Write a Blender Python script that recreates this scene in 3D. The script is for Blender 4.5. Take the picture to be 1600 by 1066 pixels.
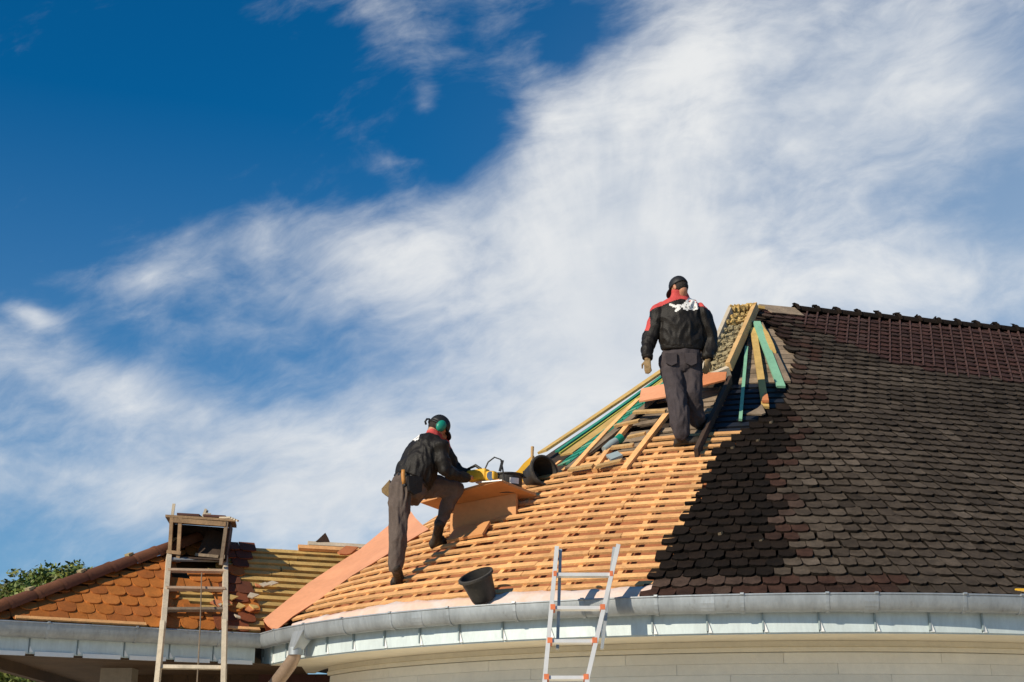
import bpy, bmesh, math, random
import numpy as np
from mathutils import Vector, Matrix, noise
random.seed(7)
for o in list(bpy.data.objects): bpy.data.objects.remove(o)
scn = bpy.context.scene
COL = scn.collection
V = Vector
rad = math.radians

# ------------------------------------------------------------------ camera
CZ = 1.6; PITCH = rad(16.95); FPX = 2222.0
cp_, sp_ = math.cos(PITCH), math.sin(PITCH)
cam_d = bpy.data.cameras.new('camera'); cam = bpy.data.objects.new('camera', cam_d); COL.objects.link(cam)
cam.location = (0, 0, CZ); cam.rotation_euler = (rad(90) + PITCH, 0, 0)
cam_d.sensor_width = 36; cam_d.lens = 50; cam_d.clip_end = 3000
scn.camera = cam
scn.view_settings.view_transform = 'Standard'; scn.view_settings.look = 'None'
scn.view_settings.gamma = 1; scn.view_settings.use_curve_mapping = False
scn.view_settings.exposure = 0.0
scn.cycles.max_bounces = 6

# ------------------------------------------------------------------ sky and sun
SUN_AZ, SUN_EL = rad(-48), rad(30)        # azimuth from the -Y side (behind the camera), negative = left
sun_dir = V((math.sin(SUN_AZ) * math.cos(SUN_EL), -math.cos(SUN_AZ) * math.cos(SUN_EL), math.sin(SUN_EL)))
sl = bpy.data.lights.new('sun', 'SUN'); sl.energy = 5.0; sl.angle = rad(0.5); sl.color = (1.0, 0.89, 0.71)
so = bpy.data.objects.new('sun', sl); COL.objects.link(so)
so.location = (-20, -20, 30); so.rotation_euler = (-sun_dir).to_track_quat('-Z', 'Y').to_euler()

class NT:
    """small expression builder for shader maths"""
    def __init__(s, nt): s.nt = nt
    def n(s, t, **kw):
        n = s.nt.nodes.new(t)
        for k, v in kw.items(): setattr(n, k, v)
        return n
    def put(s, sock, v):
        if isinstance(v, X): s.nt.links.new(v.o, sock)
        elif hasattr(v, 'is_output'): s.nt.links.new(v, sock)
        else: sock.default_value = v
    def m(s, op, *a, clamp=False):
        n = s.n('ShaderNodeMath', operation=op, use_clamp=clamp)
        for i, v in enumerate(a): s.put(n.inputs[i], v)
        return X(s, n.outputs[0])
    def sm(s, x, lo, hi):
        n = s.n('ShaderNodeMapRange', interpolation_type='SMOOTHSTEP')
        s.put(n.inputs[0], x); s.put(n.inputs[1], lo); s.put(n.inputs[2], hi)
        return X(s, n.outputs[0])
    def lin(s, x, lo, hi, a=0., b=1.):
        n = s.n('ShaderNodeMapRange')
        s.put(n.inputs[0], x)
        for i, v in enumerate((lo, hi, a, b)): s.put(n.inputs[i + 1], v)
        return X(s, n.outputs[0])
    def vec(s, x, y, z=0.):
        n = s.n('ShaderNodeCombineXYZ')
        for i, v in enumerate((x, y, z)): s.put(n.inputs[i], v)
        return X(s, n.outputs[0])
    def noise(s, v, scale, detail=4., rough=.55, dist=0., col=False):
        n = s.n('ShaderNodeTexNoise')
        s.put(n.inputs['Vector'], v); s.put(n.inputs['Scale'], scale); s.put(n.inputs['Detail'], detail)
        s.put(n.inputs['Roughness'], rough); s.put(n.inputs['Distortion'], dist)
        return X(s, n.outputs[1 if col else 0])
    def mix(s, f, a, b, mode='MIX'):
        n = s.n('ShaderNodeMix', data_type='RGBA', blend_type=mode)
        s.put(n.inputs[0], f)
        for i, v in ((6, a), (7, b)):
            if isinstance(v, (tuple, list)) and len(v) == 3: v = (*v, 1)
            s.put(n.inputs[i], v)
        return X(s, n.outputs[2])
class X:
    def __init__(s, t, o): s.t, s.o = t, o
    def __add__(s, b): return s.t.m('ADD', s, b)
    __radd__ = __add__
    def __sub__(s, b): return s.t.m('SUBTRACT', s, b)
    def __rsub__(s, b): return s.t.m('SUBTRACT', b, s)
    def __mul__(s, b): return s.t.m('MULTIPLY', s, b)
    __rmul__ = __mul__
    def __truediv__(s, b): return s.t.m('DIVIDE', s, b)

def uv_dir(px, py):
    """the sky direction (u = x/y, v = z/y) of a place in the photograph"""
    a, b = (px - 800) / FPX, (533 - py) / FPX
    q = cp_ - b * sp_
    return a / q, (sp_ + b * cp_) / q

w = bpy.data.worlds.new('World'); scn.world = w; w.use_nodes = True
wt = w.node_tree; wt.nodes.clear(); T = NT(wt)
out = T.n('ShaderNodeOutputWorld'); bg = T.n('ShaderNodeBackground'); bg.inputs['Strength'].default_value = 0.1
wt.links.new(bg.outputs[0], out.inputs[0])
sky = T.n('ShaderNodeTexSky', sky_type='NISHITA'); sky.sun_disc = False
sky.sun_elevation = SUN_EL; sky.sun_rotation = math.pi - SUN_AZ if False else math.atan2(sun_dir.x, sun_dir.y)
sky.altitude = 600; sky.air_density = 1.0; sky.dust_density = 0.3; sky.ozone_density = 2.5
tc = T.n('ShaderNodeTexCoord')
sep = T.n('ShaderNodeSeparateXYZ'); wt.links.new(tc.outputs['Generated'], sep.inputs[0])
dx, dy, dz = (X(T, sep.outputs[i]) for i in range(3))
ay = T.m('MAXIMUM', T.m('ABSOLUTE', dy), 0.12)
u = dx / ay; v = dz / ay
def gauss(px, py, sx, sy, amp, rot=0):
    """soft cloud bank (sizes in thousandths of u, v)"""
    u0, v0 = uv_dir(px, py)
    c, s = math.cos(rad(rot)), math.sin(rad(rot))
    du, dv = u - u0, v - v0
    p = (du * c + dv * s) * (FPX / sx); q = (dv * c - du * s) * (FPX / sy)
    e = T.m('EXPONENT', (p * p + q * q) * -0.5)
    return e * amp
# warped, streaky noise fields over the sky
wv = T.noise(T.vec(u * 3.0, v * 3.0, 1.7), 1.0, 4., .55, col=True)
ws = T.n('ShaderNodeSeparateColor'); wt.links.new(wv.o, ws.inputs[0])
wu = u + (X(T, ws.outputs[0]) - .5) * .12; wvv = v + (X(T, ws.outputs[1]) - .5) * .12
u0, v0 = uv_dir(960, 760)
ru, rv = wu - u0, wvv - v0
phi = T.m('ARCTAN2', ru, rv); rr = T.m('SQRT', ru * ru + rv * rv)
streak = .5 + (T.noise(T.vec(phi * 3.6, rr * 3.4, 4.2), 1.0, 4., .5) - .5) * T.sm(rr, .10, .34)
def rot_noise(deg, sx, sy, z, det, rough, dist=0.):
    c_, s_ = math.cos(rad(deg)), math.sin(rad(deg))
    return T.noise(T.vec((wu * c_ + wvv * s_) * sx, (wvv * c_ - wu * s_) * sy, z), 1.0, det, rough, dist)
puff = rot_noise(14, 7.5, 15.0, 9.1, 9., .60, .3)
fine = rot_noise(24, 22.0, 44.0, 2.1, 8., .62, .2)
broad = rot_noise(25, 2.6, 5.0, 6.6, 3., .5)
BANKS = [(1330, 40, 260, 150, .62, 0), (1120, 90, 110, 80, .42, 0), (960, 430, 160, 200, .85, 20), (800, 640, 300, 120, .42, 20), (1150, 290, 240, 170, .50, 0), (1450, 160, 240, 120, .40, 20),
         (430, 375, 190, 44, .62, 4), (720, 340, 190, 50, .42, 26), (770, 190, 100, 45, -.42, 25), (60, 380, 130, 70, -.38, 0), (560, 480, 280, 75, .34, 6), (130, 590, 220, 36, .44, -18),
         (430, 690, 300, 70, .30, -8), (640, 60, 70, 60, .46, -60), (560, 8, 50, 30, .30, 0), (665, 160, 16, 40, .36, 0), (900, 165, 100, 40, .62, 20), (45, 492, 40, 14, .66, -15),
         (230, 430, 50, 18, .38, 0), (690, 225, 26, 10, .30, -20), (640, 252, 30, 8, .26, 0), (740, 800, 440, 120, .50, 0), (180, 770, 300, 50, .42, -4), (1280, 500, 330, 110, .34, 0), (1500, 430, 200, 60, .25, 10),
         (1590, 300, 110, 60, -.42, 20), (1480, 350, 80, 45, -.20, 0), (880, 60, 40, 60, -.55, 0), (960, 140, 60, 30, -.15, 20),
         (330, 120, 330, 160, -.40, 0), (280, 545, 200, 30, -.20, -12), (60, 850, 160, 40, -.10, 0), (60, 690, 100, 22, -.12, -10)]
dens = None
for b in BANKS:
    g = gauss(*b); dens = g if dens is None else dens + g
front = T.sm(dy, -.35, .45)
wob = (streak - .5) * .95 + (puff - .5) * 1.05 + (fine - .5) * .80 + (broad - .5) * .5
dens = dens * front + wob - .08 - .30 * (1. - front)
alpha = T.sm(dens, -.16, 1.16)
shade = T.noise(T.vec(phi * 3.0, rr * 5.0, 8.4), 1.0, 5., .6)
shade = .5 + (shade - .5) * T.sm(rr, .08, .3) + (puff - .5) * .4
clo = T.mix(T.sm(shade * .6 + streak * .4, .36, .60), (5.8, 6.35, 7.1), (8.5, 8.6, 8.6))
# the clear air: deep polarised blue above, paler and milkier towards the horizon and to the right
skyc = T.mix(1.0, sky.outputs[0], (0.02, 0.62, 0.98), 'MULTIPLY')
hor = T.m('EXPONENT', T.m('MAXIMUM', dz, 0.0) * -5.2)
milk = T.m('MAXIMUM', hor * .98 - .10, gauss(1700, 420, 420, 330, .62) * front, clamp=True)
skyc = T.mix(milk, skyc, (4.0, 5.1, 6.3))
col = T.mix(alpha * .95, skyc, clo)
# below the horizon: dull ground light
col = T.mix(T.sm(dz, -.02, .0), (.9, .9, .8), col)
wt.links.new(col.o, bg.inputs['Color'])

# ------------------------------------------------------------------ helpers
def at(px, py, Y):
    """the point at depth Y seen at a place of the photograph"""
    a, b = (px - 800) / FPX, (533 - py) / FPX
    k = Y / (cp_ - b * sp_)
    return V((a * k, Y, CZ + (sp_ + b * cp_) * k))

WORLD = {}
def tag(o, label=None, cat=None, group=None, kind=None):
    for k, val in (('label', label), ('category', cat), ('group', group), ('kind', kind)):
        if val: o[k] = val
    return o
def attach(o, parent):
    if parent is not None:
        o.parent = parent
        o.matrix_parent_inverse = WORLD[parent.name].inverted()
def empty(name, loc, label=None, cat=None, group=None):
    o = bpy.data.objects.new(name, None); COL.objects.link(o); o.location = loc
    o.empty_display_size = .1
    WORLD[o.name] = Matrix.Translation(loc)
    return tag(o, label, cat, group)
def link(name, me, parent=None, mw=None):
    o = bpy.data.objects.new(name, me); COL.objects.link(o)
    if mw is not None: o.matrix_basis = mw
    WORLD[o.name] = mw.copy() if mw is not None else Matrix.Identity(4)
    attach(o, parent)
    return o

class MB:
    """collects shapes into one mesh (world coordinates)"""
    def __init__(s): s.v = []; s.f = []; s.c = []
    def add(s, vs, fs, col=None):
        b = len(s.v); s.v += [tuple(p) for p in vs]; s.f += [tuple(i + b for i in f) for f in fs]
        s.c += [col or (1, 1, 1)] * len(fs)
    def box(s, o, x, y, z):
        """parallelepiped: corner-free, centre o, half vectors x, y, z"""
        o, x, y, z = V(o), V(x), V(y), V(z)
        if x.cross(y).dot(z) < 0: x = -x
        vs = [o + x * a + y * b + z * c for c in (-1, 1) for b in (-1, 1) for a in (-1, 1)]
        s.add(vs, [(0, 2, 3, 1), (4, 5, 7, 6), (0, 1, 5, 4), (2, 6, 7, 3), (0, 4, 6, 2), (1, 3, 7, 5)])
        return s
    def beam(s, p, q, up, w, h):
        """bar from p to q; w across, h along up"""
        p, q, up = V(p), V(q), V(up)
        d = (q - p); l = d.length; d.normalize()
        sd = d.cross(up).normalized(); u2 = sd.cross(d)
        return s.box((p + q) / 2, d * l / 2, sd * w / 2, u2 * h / 2)
    def tube(s, pts, r, n=8, cap=True):
        pts = [V(p) for p in pts]; R_ = r if isinstance(r, (list, tuple)) else [r] * len(pts)
        vs = []; prev = None
        for i, p in enumerate(pts):
            t = (pts[min(i + 1, len(pts) - 1)] - pts[max(i - 1, 0)]).normalized()
            if prev is None:
                a = t.cross(V((0, 0, 1)));
                if a.length < .1: a = t.cross(V((1, 0, 0)))
            else: a = prev - t * prev.dot(t)
            a.normalize(); prev = a; b = t.cross(a)
            vs += [p + (a * math.cos(k * 2 * math.pi / n) + b * math.sin(k * 2 * math.pi / n)) * R_[i] for k in range(n)]
        fs = [(i * n + k, i * n + (k + 1) % n, (i + 1) * n + (k + 1) % n, (i + 1) * n + k) for i in range(len(pts) - 1) for k in range(n)]
        if cap: fs += [tuple(range(n - 1, -1, -1)), tuple(range((len(pts) - 1) * n, len(pts) * n))]
        s.add(vs, fs); return s
    def lathe(s, o, ax, prof, n=24, side=None):
        """prof: (radius, height) pairs along axis ax from o"""
        o, ax = V(o), V(ax).normalized(); a = ax.cross(side or V((.3, .2, 1)))
        if a.length < .05: a = ax.cross(V((1, 0, 0)))
        a.normalize(); b = ax.cross(a); vs = []
        for r, h in prof:
            vs += [o + ax * h + (a * math.cos(k * 2 * math.pi / n) + b * math.sin(k * 2 * math.pi / n)) * r for k in range(n)]
        fs = [(i * n + k, i * n + (k + 1) % n, (i + 1) * n + (k + 1) % n, (i + 1) * n + k) for i in range(len(prof) - 1) for k in range(n)]
        s.add(vs, fs); return s
    def slab(s, poly, off):
        """polygon extruded by the vector off"""
        poly = [V(p) for p in poly]; n = len(poly); off = V(off)
        s.add(poly + [p + off for p in poly], [tuple(range(n - 1, -1, -1)), tuple(range(n, 2 * n))] + [(i, (i + 1) % n, (i + 1) % n + n, i + n) for i in range(n)])
        return s
    def mesh(s, name, mat, smooth=False):
        me = bpy.data.meshes.new(name); me.from_pydata(s.v, [], s.f); me.update()
        ca = me.color_attributes.new('tcol', 'FLOAT_COLOR', 'CORNER')
        arr = np.ones((len(me.loops), 4), dtype=np.float32)
        lt = np.array([p.loop_total for p in me.polygons]); arr[:, :3] = np.repeat(np.array(s.c, dtype=np.float32), lt, axis=0)
        ca.data.foreach_set('color', arr.ravel())
        if mat: me.materials.append(mat)
        bm = bmesh.new(); bm.from_mesh(me); bmesh.ops.recalc_face_normals(bm, faces=bm.faces); bm.to_mesh(me); bm.free()
        if smooth: me.shade_smooth() if smooth is True else None
        if smooth == 'auto':
            me.shade_smooth(); me.set_sharp_from_angle(angle=rad(40))
        return me
    def build(s, name, mat, parent=None, smooth=False):
        return link(name, s.mesh(name, mat, smooth), parent)

# ------------------------------------------------------------------ materials
def make_mat(name, col, rough=.7, var=.25, scale=6., bump=.0, bscale=40., metal=0., attr=False, rnd=.0, col2=None, spots=0., stretch=None, spec=.4, dirt=None):
    m = bpy.data.materials.new(name); m.use_nodes = True
    nt = m.node_tree; T = NT(nt); bs = nt.nodes['Principled BSDF']
    g = T.n('ShaderNodeNewGeometry'); pos = X(T, g.outputs['Position'])
    if stretch:
        mp = T.n('ShaderNodeMapping'); nt.links.new(pos.o, mp.inputs[0]); mp.inputs['Scale'].default_value = stretch; pos = X(T, mp.outputs[0])
    nz = T.noise(pos, scale, 5., .6)
    c = T.mix(1., (*col, 1), (*col, 1))
    if col2: c = T.mix(T.sm(nz, .35, .65), col, col2)
    if attr:
        a = T.n('ShaderNodeAttribute', attribute_name='tcol'); c = T.mix(1., c, a.outputs['Color'], 'MULTIPLY')
    if rnd:
        oi = T.n('ShaderNodeObjectInfo'); k = T.lin(X(T, oi.outputs['Random']), 0., 1., 1 - rnd, 1 + rnd)
        c = T.mix(1., c, T.vec(k, k, k), 'MULTIPLY')
    nf = T.noise(pos, scale * 6, 4., .65)
    k = T.lin(nz, .25, .75, 1 - var, 1 + var) * T.lin(nf, .25, .75, 1 - var * .6, 1 + var * .6)
    c = T.mix(1., c, T.vec(k, k, k), 'MULTIPLY')
    if spots:
        sp = T.noise(pos, scale * 3.3, 6., .7)
        c = T.mix(T.sm(sp, .58, .72) * spots, c, dirt or (.02, .015, .01))
    nt.links.new(c.o, bs.inputs['Base Color'])
    bs.inputs['Roughness'].default_value = rough; bs.inputs['Metallic'].default_value = metal
    bs.inputs['Specular IOR Level'].default_value = spec
    if bump:
        b = T.n('ShaderNodeBump'); b.inputs['Strength'].default_value = bump; b.inputs['Distance'].default_value = .02
        nb = T.noise(pos, bscale, 5., .65); nt.links.new(nb.o, b.inputs['Height']); nt.links.new(b.outputs[0], bs.inputs['Normal'])
    return m
M = {}
M['slate'] = make_mat('slate', (1, 1, 1), .85, .42, 9., .8, 60., attr=True, spots=.35, spec=.12)
M['clay'] = make_mat('clay', (1, 1, 1), .8, .22, 5., .35, 60., attr=True, spots=.25, dirt=(.08, .035, .015), spec=.25)
M['batten'] = make_mat('batten', (.71, .375, .15), .7, .25, 5., .35, 60., rnd=.2, spots=.45, dirt=(.30, .13, .045))
M['wood'] = make_mat('wood', (.50, .31, .13), .7, .25, 5., .25, 50., rnd=.12, spots=.3, dirt=(.2, .1, .04))
M['yellow_wood'] = make_mat('yellow_wood', (.52, .34, .11), .7, .22, 5., .2, 50., rnd=.1, spots=.3, dirt=(.3, .15, .04))
M['pale_wood'] = make_mat('pale_wood', (.50, .42, .31), .75, .2, 5., .2, 50., rnd=.08, spots=.25, dirt=(.2, .15, .1))
M['old_wood'] = make_mat('old_wood', (.23, .17, .115), .85, .35, 5., .35, 45., rnd=.22, spots=.4)
M['dark_wood'] = make_mat('dark_wood', (.05, .03, .02), .8, .3, 5., .3, 45., rnd=.15)
M['wing_batten'] = make_mat('wing_batten', (.50, .33, .11), .75, .25, 4., .3, 45., rnd=.15, spots=.35, dirt=(.2, .1, .03))
M['green_wood'] = make_mat('green_wood', (.025, .22, .15), .65, .25, 5., .15, 50., rnd=.05, spots=.3, dirt=(.1, .16, .08))
M['mint_wood'] = make_mat('mint_wood', (.21, .43, .28), .65, .15, 5., .15, 50.)
M['lime_wood'] = make_mat('lime_wood', (.42, .40, .06), .65, .15, 5., .15, 50.)
M['underlay'] = make_mat('underlay', (.34, .125, .052), .8, .22, 2.5, .2, 30.)
M['dark_deck'] = make_mat('dark_deck', (.035, .022, .014), .9, .3, 3., .2, 30.)
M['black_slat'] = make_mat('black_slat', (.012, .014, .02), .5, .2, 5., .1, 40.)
M['brown_deck'] = make_mat('brown_deck', (.09, .055, .025), .9, .4, 3., .3, 30.)
M['orange_sheet'] = make_mat('orange_sheet', (.72, .325, .17), .6, .12, 2.5, .08, 20.)
M['clay_sheet'] = make_mat('clay_sheet', (.55, .2, .08), .7, .15, 4., .2, 30., spots=.2, dirt=(.3, .12, .05))
M['clay_board'] = make_mat('clay_board', (.58, .27, .10), .65, .12, 3., .12, 30., spots=.2, dirt=(.35, .14, .05))
M['tool_wood'] = make_mat('tool_wood', (.50, .22, .05), .5, .15, 9.)
M['foil'] = make_mat('foil', (.74, .62, .56), .5, .12, 3., .35, 12., col2=(.72, .48, .36))
M['zinc'] = make_mat('zinc', (.35, .375, .39), .5, .2, 5., .15, 14., metal=.5, spots=.5, dirt=(.19, .18, .16), stretch=(1, 1, .35))
M['fascia'] = make_mat('fascia', (.56, .63, .63), .5, .12, 4., .06, 9., metal=.1, spots=.18, dirt=(.34, .38, .37), stretch=(1.6, 1.6, .5))
M['seam'] = make_mat('seam', (.27, .33, .34), .5, .07, 4.)
M['white_metal'] = make_mat('white_metal', (.78, .78, .76), .45, .05, 4.)
M['cream'] = make_mat('cream', (.77, .70, .55), .75, .08, 3., .15, 30.)
M['siding'] = make_mat('siding', (.81, .76, .65), .75, .07, 3., .15, 40., rnd=.05)
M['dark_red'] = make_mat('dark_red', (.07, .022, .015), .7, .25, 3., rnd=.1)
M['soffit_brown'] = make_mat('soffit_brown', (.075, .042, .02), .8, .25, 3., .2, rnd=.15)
M['post'] = make_mat('post', (.3, .26, .21), .8, .2, 3., .2)
M['jacket'] = make_mat('jacket', (.0125, .010, .0082), .55, .25, 14., .35, 60., spec=.25)
M['red_cloth'] = make_mat('red_cloth', (.50, .06, .055), .75, .15, 14., .2, 80.)
M['trousers'] = make_mat('trousers', (.055, .045, .048), .85, .22, 10., .35, 60., spec=.2)
M['trousers_brown'] = make_mat('trousers_brown', (.105, .080, .068), .85, .22, 10., .35, 60., spec=.2)
M['white_print'] = make_mat('white_print', (.75, .73, .70), .7, .05, 10.)
M['skin'] = make_mat('skin', (.46, .21, .12), .55, .1, 20.)
M['glove'] = make_mat('glove', (.24, .16, .075), .8, .3, 25., .3, 60., spots=.4)
M['boot'] = make_mat('boot', (.035, .026, .018), .6, .35, 20., .3, 60.)
M['sole'] = make_mat('sole', (.015, .013, .012), .8, .2, 20.)
M['hair'] = make_mat('hair', (.02, .013, .009), .7, .2, 40., .5, 120.)
M['black'] = make_mat('black', (.012, .012, .013), .55, .2, 15., .1, 60.)
M['teal'] = make_mat('teal', (.01, .22, .15), .4, .1, 10.)
M['rubber'] = make_mat('rubber', (.03, .027, .024), .55, .3, 8., .15, 30., spots=.35, dirt=(.16, .12, .09))
M['rubber_in'] = make_mat('rubber_in', (.045, .04, .035), .8, .3, 8., .15, 30., spots=.6, dirt=(.2, .16, .12))
M['tool_yellow'] = make_mat('tool_yellow', (.75, .42, .03), .45, .12, 10.)
M['steel'] = make_mat('steel', (.5, .5, .5), .35, .1, 10., metal=.8)
M['alu'] = make_mat('alu', (.70, .68, .64), .4, .06, 8., metal=.35)
M['orange_cap'] = make_mat('orange_cap', (.60, .16, .06), .6, .2, 8.)
M['ladder_wood'] = make_mat('ladder_wood', (.42, .29, .19), .75, .22, 5., .25, 50., rnd=.08, spots=.3, dirt=(.15, .09, .05))
M['mortar'] = make_mat('mortar', (.36, .29, .16), .95, .35, 12., .8, 45., spots=.4, dirt=(.06, .045, .02))
M['straw'] = make_mat('straw', (.55, .37, .13), .9, .35, 14., .8, 50.)
M['bark'] = make_mat('bark', (.08, .055, .035), .9, .3, 6., .5, 20.)
M['grass'] = make_mat('grass', (.06, .10, .03), .9, .35, .6, .3, 5.)
M['gravel'] = make_mat('gravel', (.52, .46, .36), .95, .25, .6, .4, 12.)
M['leaf'] = make_mat('leaf', (1, 1, 1), .6, .25, 1.2, attr=True)
M['box_wood'] = make_mat('box_wood', (.27, .17, .09), .8, .3, 5., .3, 50., rnd=.15, spots=.4)
M['pipe'] = make_mat('pipe', (.34, .24, .17), .45, .2, 5., .1, 20., metal=.4, spots=.4, dirt=(.16, .10, .07))
M['cable'] = make_mat('cable', (.03, .03, .03), .6, .1, 5.)
# ------------------------------------------------------------------ the round roof's surface
C = V((3.1, 19.3, 0)); A = V((3.47, 19.3, 0)); R0 = 6.50; ZE = 3.15; ZA = 8.01; TH1 = 16.0; TH0 = -17.3
DIR = V((math.cos(rad(TH1)), math.sin(rad(TH1)), 0))
SLOPE = math.hypot(R0, ZA - ZE)
def S(th, t, uu=0., h=0.):
    """point of the roof: bearing th (degrees, 0 faces the street), height fraction t, uu metres past the last bearing, h proud of it"""
    c = C.lerp(A, t); r = R0 * (1 - t); a = rad(th)
    p = V((c.x + r * math.sin(a), c.y - r * math.cos(a), ZE + (ZA - ZE) * t)) + DIR * uu
    if h: p = p + Nrm(th) * h
    return p
def Nrm(th):
    a = rad(th); e = V((R0 * math.sin(a), -R0 * math.cos(a), 0)); up = V((A.x - C.x, A.y - C.y, ZA - ZE)) - e
    tan = V((math.cos(a), math.sin(a), 0))
    n = tan.cross(up).normalized()
    return n if n.z > 0 else -n
def Up(th):
    a = rad(th); e = V((R0 * math.sin(a), -R0 * math.cos(a), 0))
    return (V((A.x - C.x, A.y - C.y, ZA - ZE)) - e).normalized()
def Wt(wd, t):
    """wd metres along the course from the bearing TH0 -> (bearing, metres past the last bearing)"""
    r = R0 * (1 - t); arc = r * rad(TH1 - TH0)
    return (TH0 + math.degrees(wd / r), 0.) if wd < arc and r > .02 else (TH1, wd - arc)
def hit(px, py, h=0.):
    """where the roof is seen at a place in the photograph -> bearing, t, point"""
    a, b = (px - 800) / FPX, (533 - py) / FPX
    Y = 12.4
    while Y < 24:
        k = Y / (cp_ - b * sp_); x, z = a * k, CZ + (sp_ + b * cp_) * k
        t = (z - ZE) / (ZA - ZE); c = C.lerp(A, t)
        q = V((x - c.x, Y - c.y, 0)); th = math.degrees(math.atan2(q.x, -q.y))
        r = R0 * (1 - t) + h * 1.25
        if th > TH1:
            inside = q.dot(V((DIR.y, -DIR.x, 0))) < r
        else: inside = q.length < r
        if inside and t > -.05: return th, t, V((x, Y, z))
        Y += .01
    return None
# ------------------------------------------------------------------ ground
g = MB(); N_ = 24
gv = [V((-600 + 1200 * i / N_, -300 + 1500 * j / N_, 0)) for j in range(N_ + 1) for i in range(N_ + 1)]
g.add(gv, [(j * (N_ + 1) + i, j * (N_ + 1) + i + 1, (j + 1) * (N_ + 1) + i + 1, (j + 1) * (N_ + 1) + i) for j in range(N_) for i in range(N_)])
tag(g.build('ground', M['gravel']), 'pale sandy yard around the house', kind='structure')

# ------------------------------------------------------------------ round-ended house
house = empty('house', (C.x, C.y, 0), 'round ended cream house, its big roof half bare battens and half dark tiles', 'house')
def interp(x, pts):
    if x <= pts[0][0]: return pts[0][1]
    for (a, b), (c, d) in zip(pts, pts[1:]):
        if x <= c: return b + (d - b) * (x - a) / (c - a)
    return pts[-1][1]
def eave_path(r, z, th0, th1, step=1.0, ext=0.):
    """points and outward normals of a curve parallel to the eave"""
    n = max(2, int(round((th1 - th0) / step)) + 1); o = []
    for i in range(n):
        a = rad(th0 + (th1 - th0) * i / (n - 1)); nn = V((math.sin(a), -math.cos(a), 0))
        o.append((V((C.x, C.y, z)) + nn * r, nn))
    if ext: o.append((o[-1][0] + DIR * ext, o[-1][1]))
    return o
def sweep(mb, path, prof, closed=True):
    """prof: (outwards, up) pairs swept along a path of (point, normal)"""
    n = len(prof); vs = [p + nn * a + V((0, 0, b)) for p, nn in path for a, b in prof]
    fs = [(i * n + k, i * n + (k + 1) % n, (i + 1) * n + (k + 1) % n, (i + 1) * n + k) for i in range(len(path) - 1) for k in range(n if closed else n - 1)]
    if closed: fs += [tuple(range(n)), tuple(range((len(path) - 1) * n, len(path) * n))[::-1]]
    mb.add(vs, fs); return mb
# roof deck: cone plus both straight sides behind it
def surf(th_list, ts, h, ext0=0., ext1=0.):
    mb = MB(); cols = []
    if ext0: cols.append((th_list[0], -ext0))
    cols += [(t, 0.) for t in th_list]
    if ext1: cols.append((th_list[-1], ext1))
    vs = []
    for th, uu in cols:
        for t in ts:
            vs.append(S(th, t, 0, h) + DIR * abs(uu))
    n = len(ts)
    mb.add(vs, [(i * n + k, (i + 1) * n + k, (i + 1) * n + k + 1, i * n + k + 1) for i in range(len(cols) - 1) for k in range(n - 1)])
    return mb
ths = [-164 + 180 * i / 90 for i in range(91)]
roof = surf(ths, [0, .25, .5, .75, 1.], -.12, 11., 11.).build('roof', M['dark_deck'], house)

# courses
PITCH_T = .169; NROW = int(SLOPE / PITCH_T); DT = PITCH_T / SLOPE
valley_px = [(430, 985), (472, 960), (512, 927), (575, 887), (607, 869), (650, 842)]
vh = [hit(*q) for q in valley_px]
VAL = sorted([(h[1], h[0]) for h in vh if h])
def th_left(t):
    if t < .27: return interp(t, VAL) + .6
    if t < .36: return -84. + (t - .27) * 60
    return -38.5
TILE_L = [(0, -17.3), (.28, -15.3), (.40, -14.0), (.425, -12.5), (.47, -9.0), (.50, -6.5), (.53, -3.5), (.60, 1.2), (.66, 4.5), (.74, 9.5), (.85, 12.), (.93, 13.)]
def th_tile(t): return interp(t, TILE_L)

# orange underlay under the battens
nU = 40; mb = MB(); vs = []
for i in range(26):
    t = .45 * i / 25; a, b = max(th_left(t) - 6, -90), th_tile(t) + 2.
    for k in range(nU + 1): vs.append(S(a + (b - a) * k / nU, t, 0, -.095 + .008 * math.sin(k * 1.9 + i)))
mb.add(vs, [(i * (nU + 1) + k, i * (nU + 1) + k + 1, (i + 1) * (nU + 1) + k + 1, (i + 1) * (nU + 1) + k) for i in range(25) for k in range(nU)])
mb.build('underlay_sheet', M['underlay'], roof, True)
# pale foil along the eave
mb = MB(); vs = []; nf = 60
for k in range(nf + 1):
    th = -58 + (41.5) * k / nf
    wv = .004 * math.sin(k * 1.3) + .004 * math.sin(k * 2.7)
    top = .021 + .003 * math.sin(k * .33) + .0015 * math.sin(k * 1.7)
    top *= min(1, .2 + k / 24)
    for j, tt in enumerate((-.004, top * .4, top * .8, top)):
        vs.append(S(th, tt, 0, (.006, .028 + wv, .03 - wv, .004)[j]))
mb.add(vs, [(k * 4 + j, k * 4 + 4 + j, k * 4 + 5 + j, k * 4 + 1 + j) for k in range(nf) for j in range(3)])
mb.build('eave_foil', M['foil'], roof, True)

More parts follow.
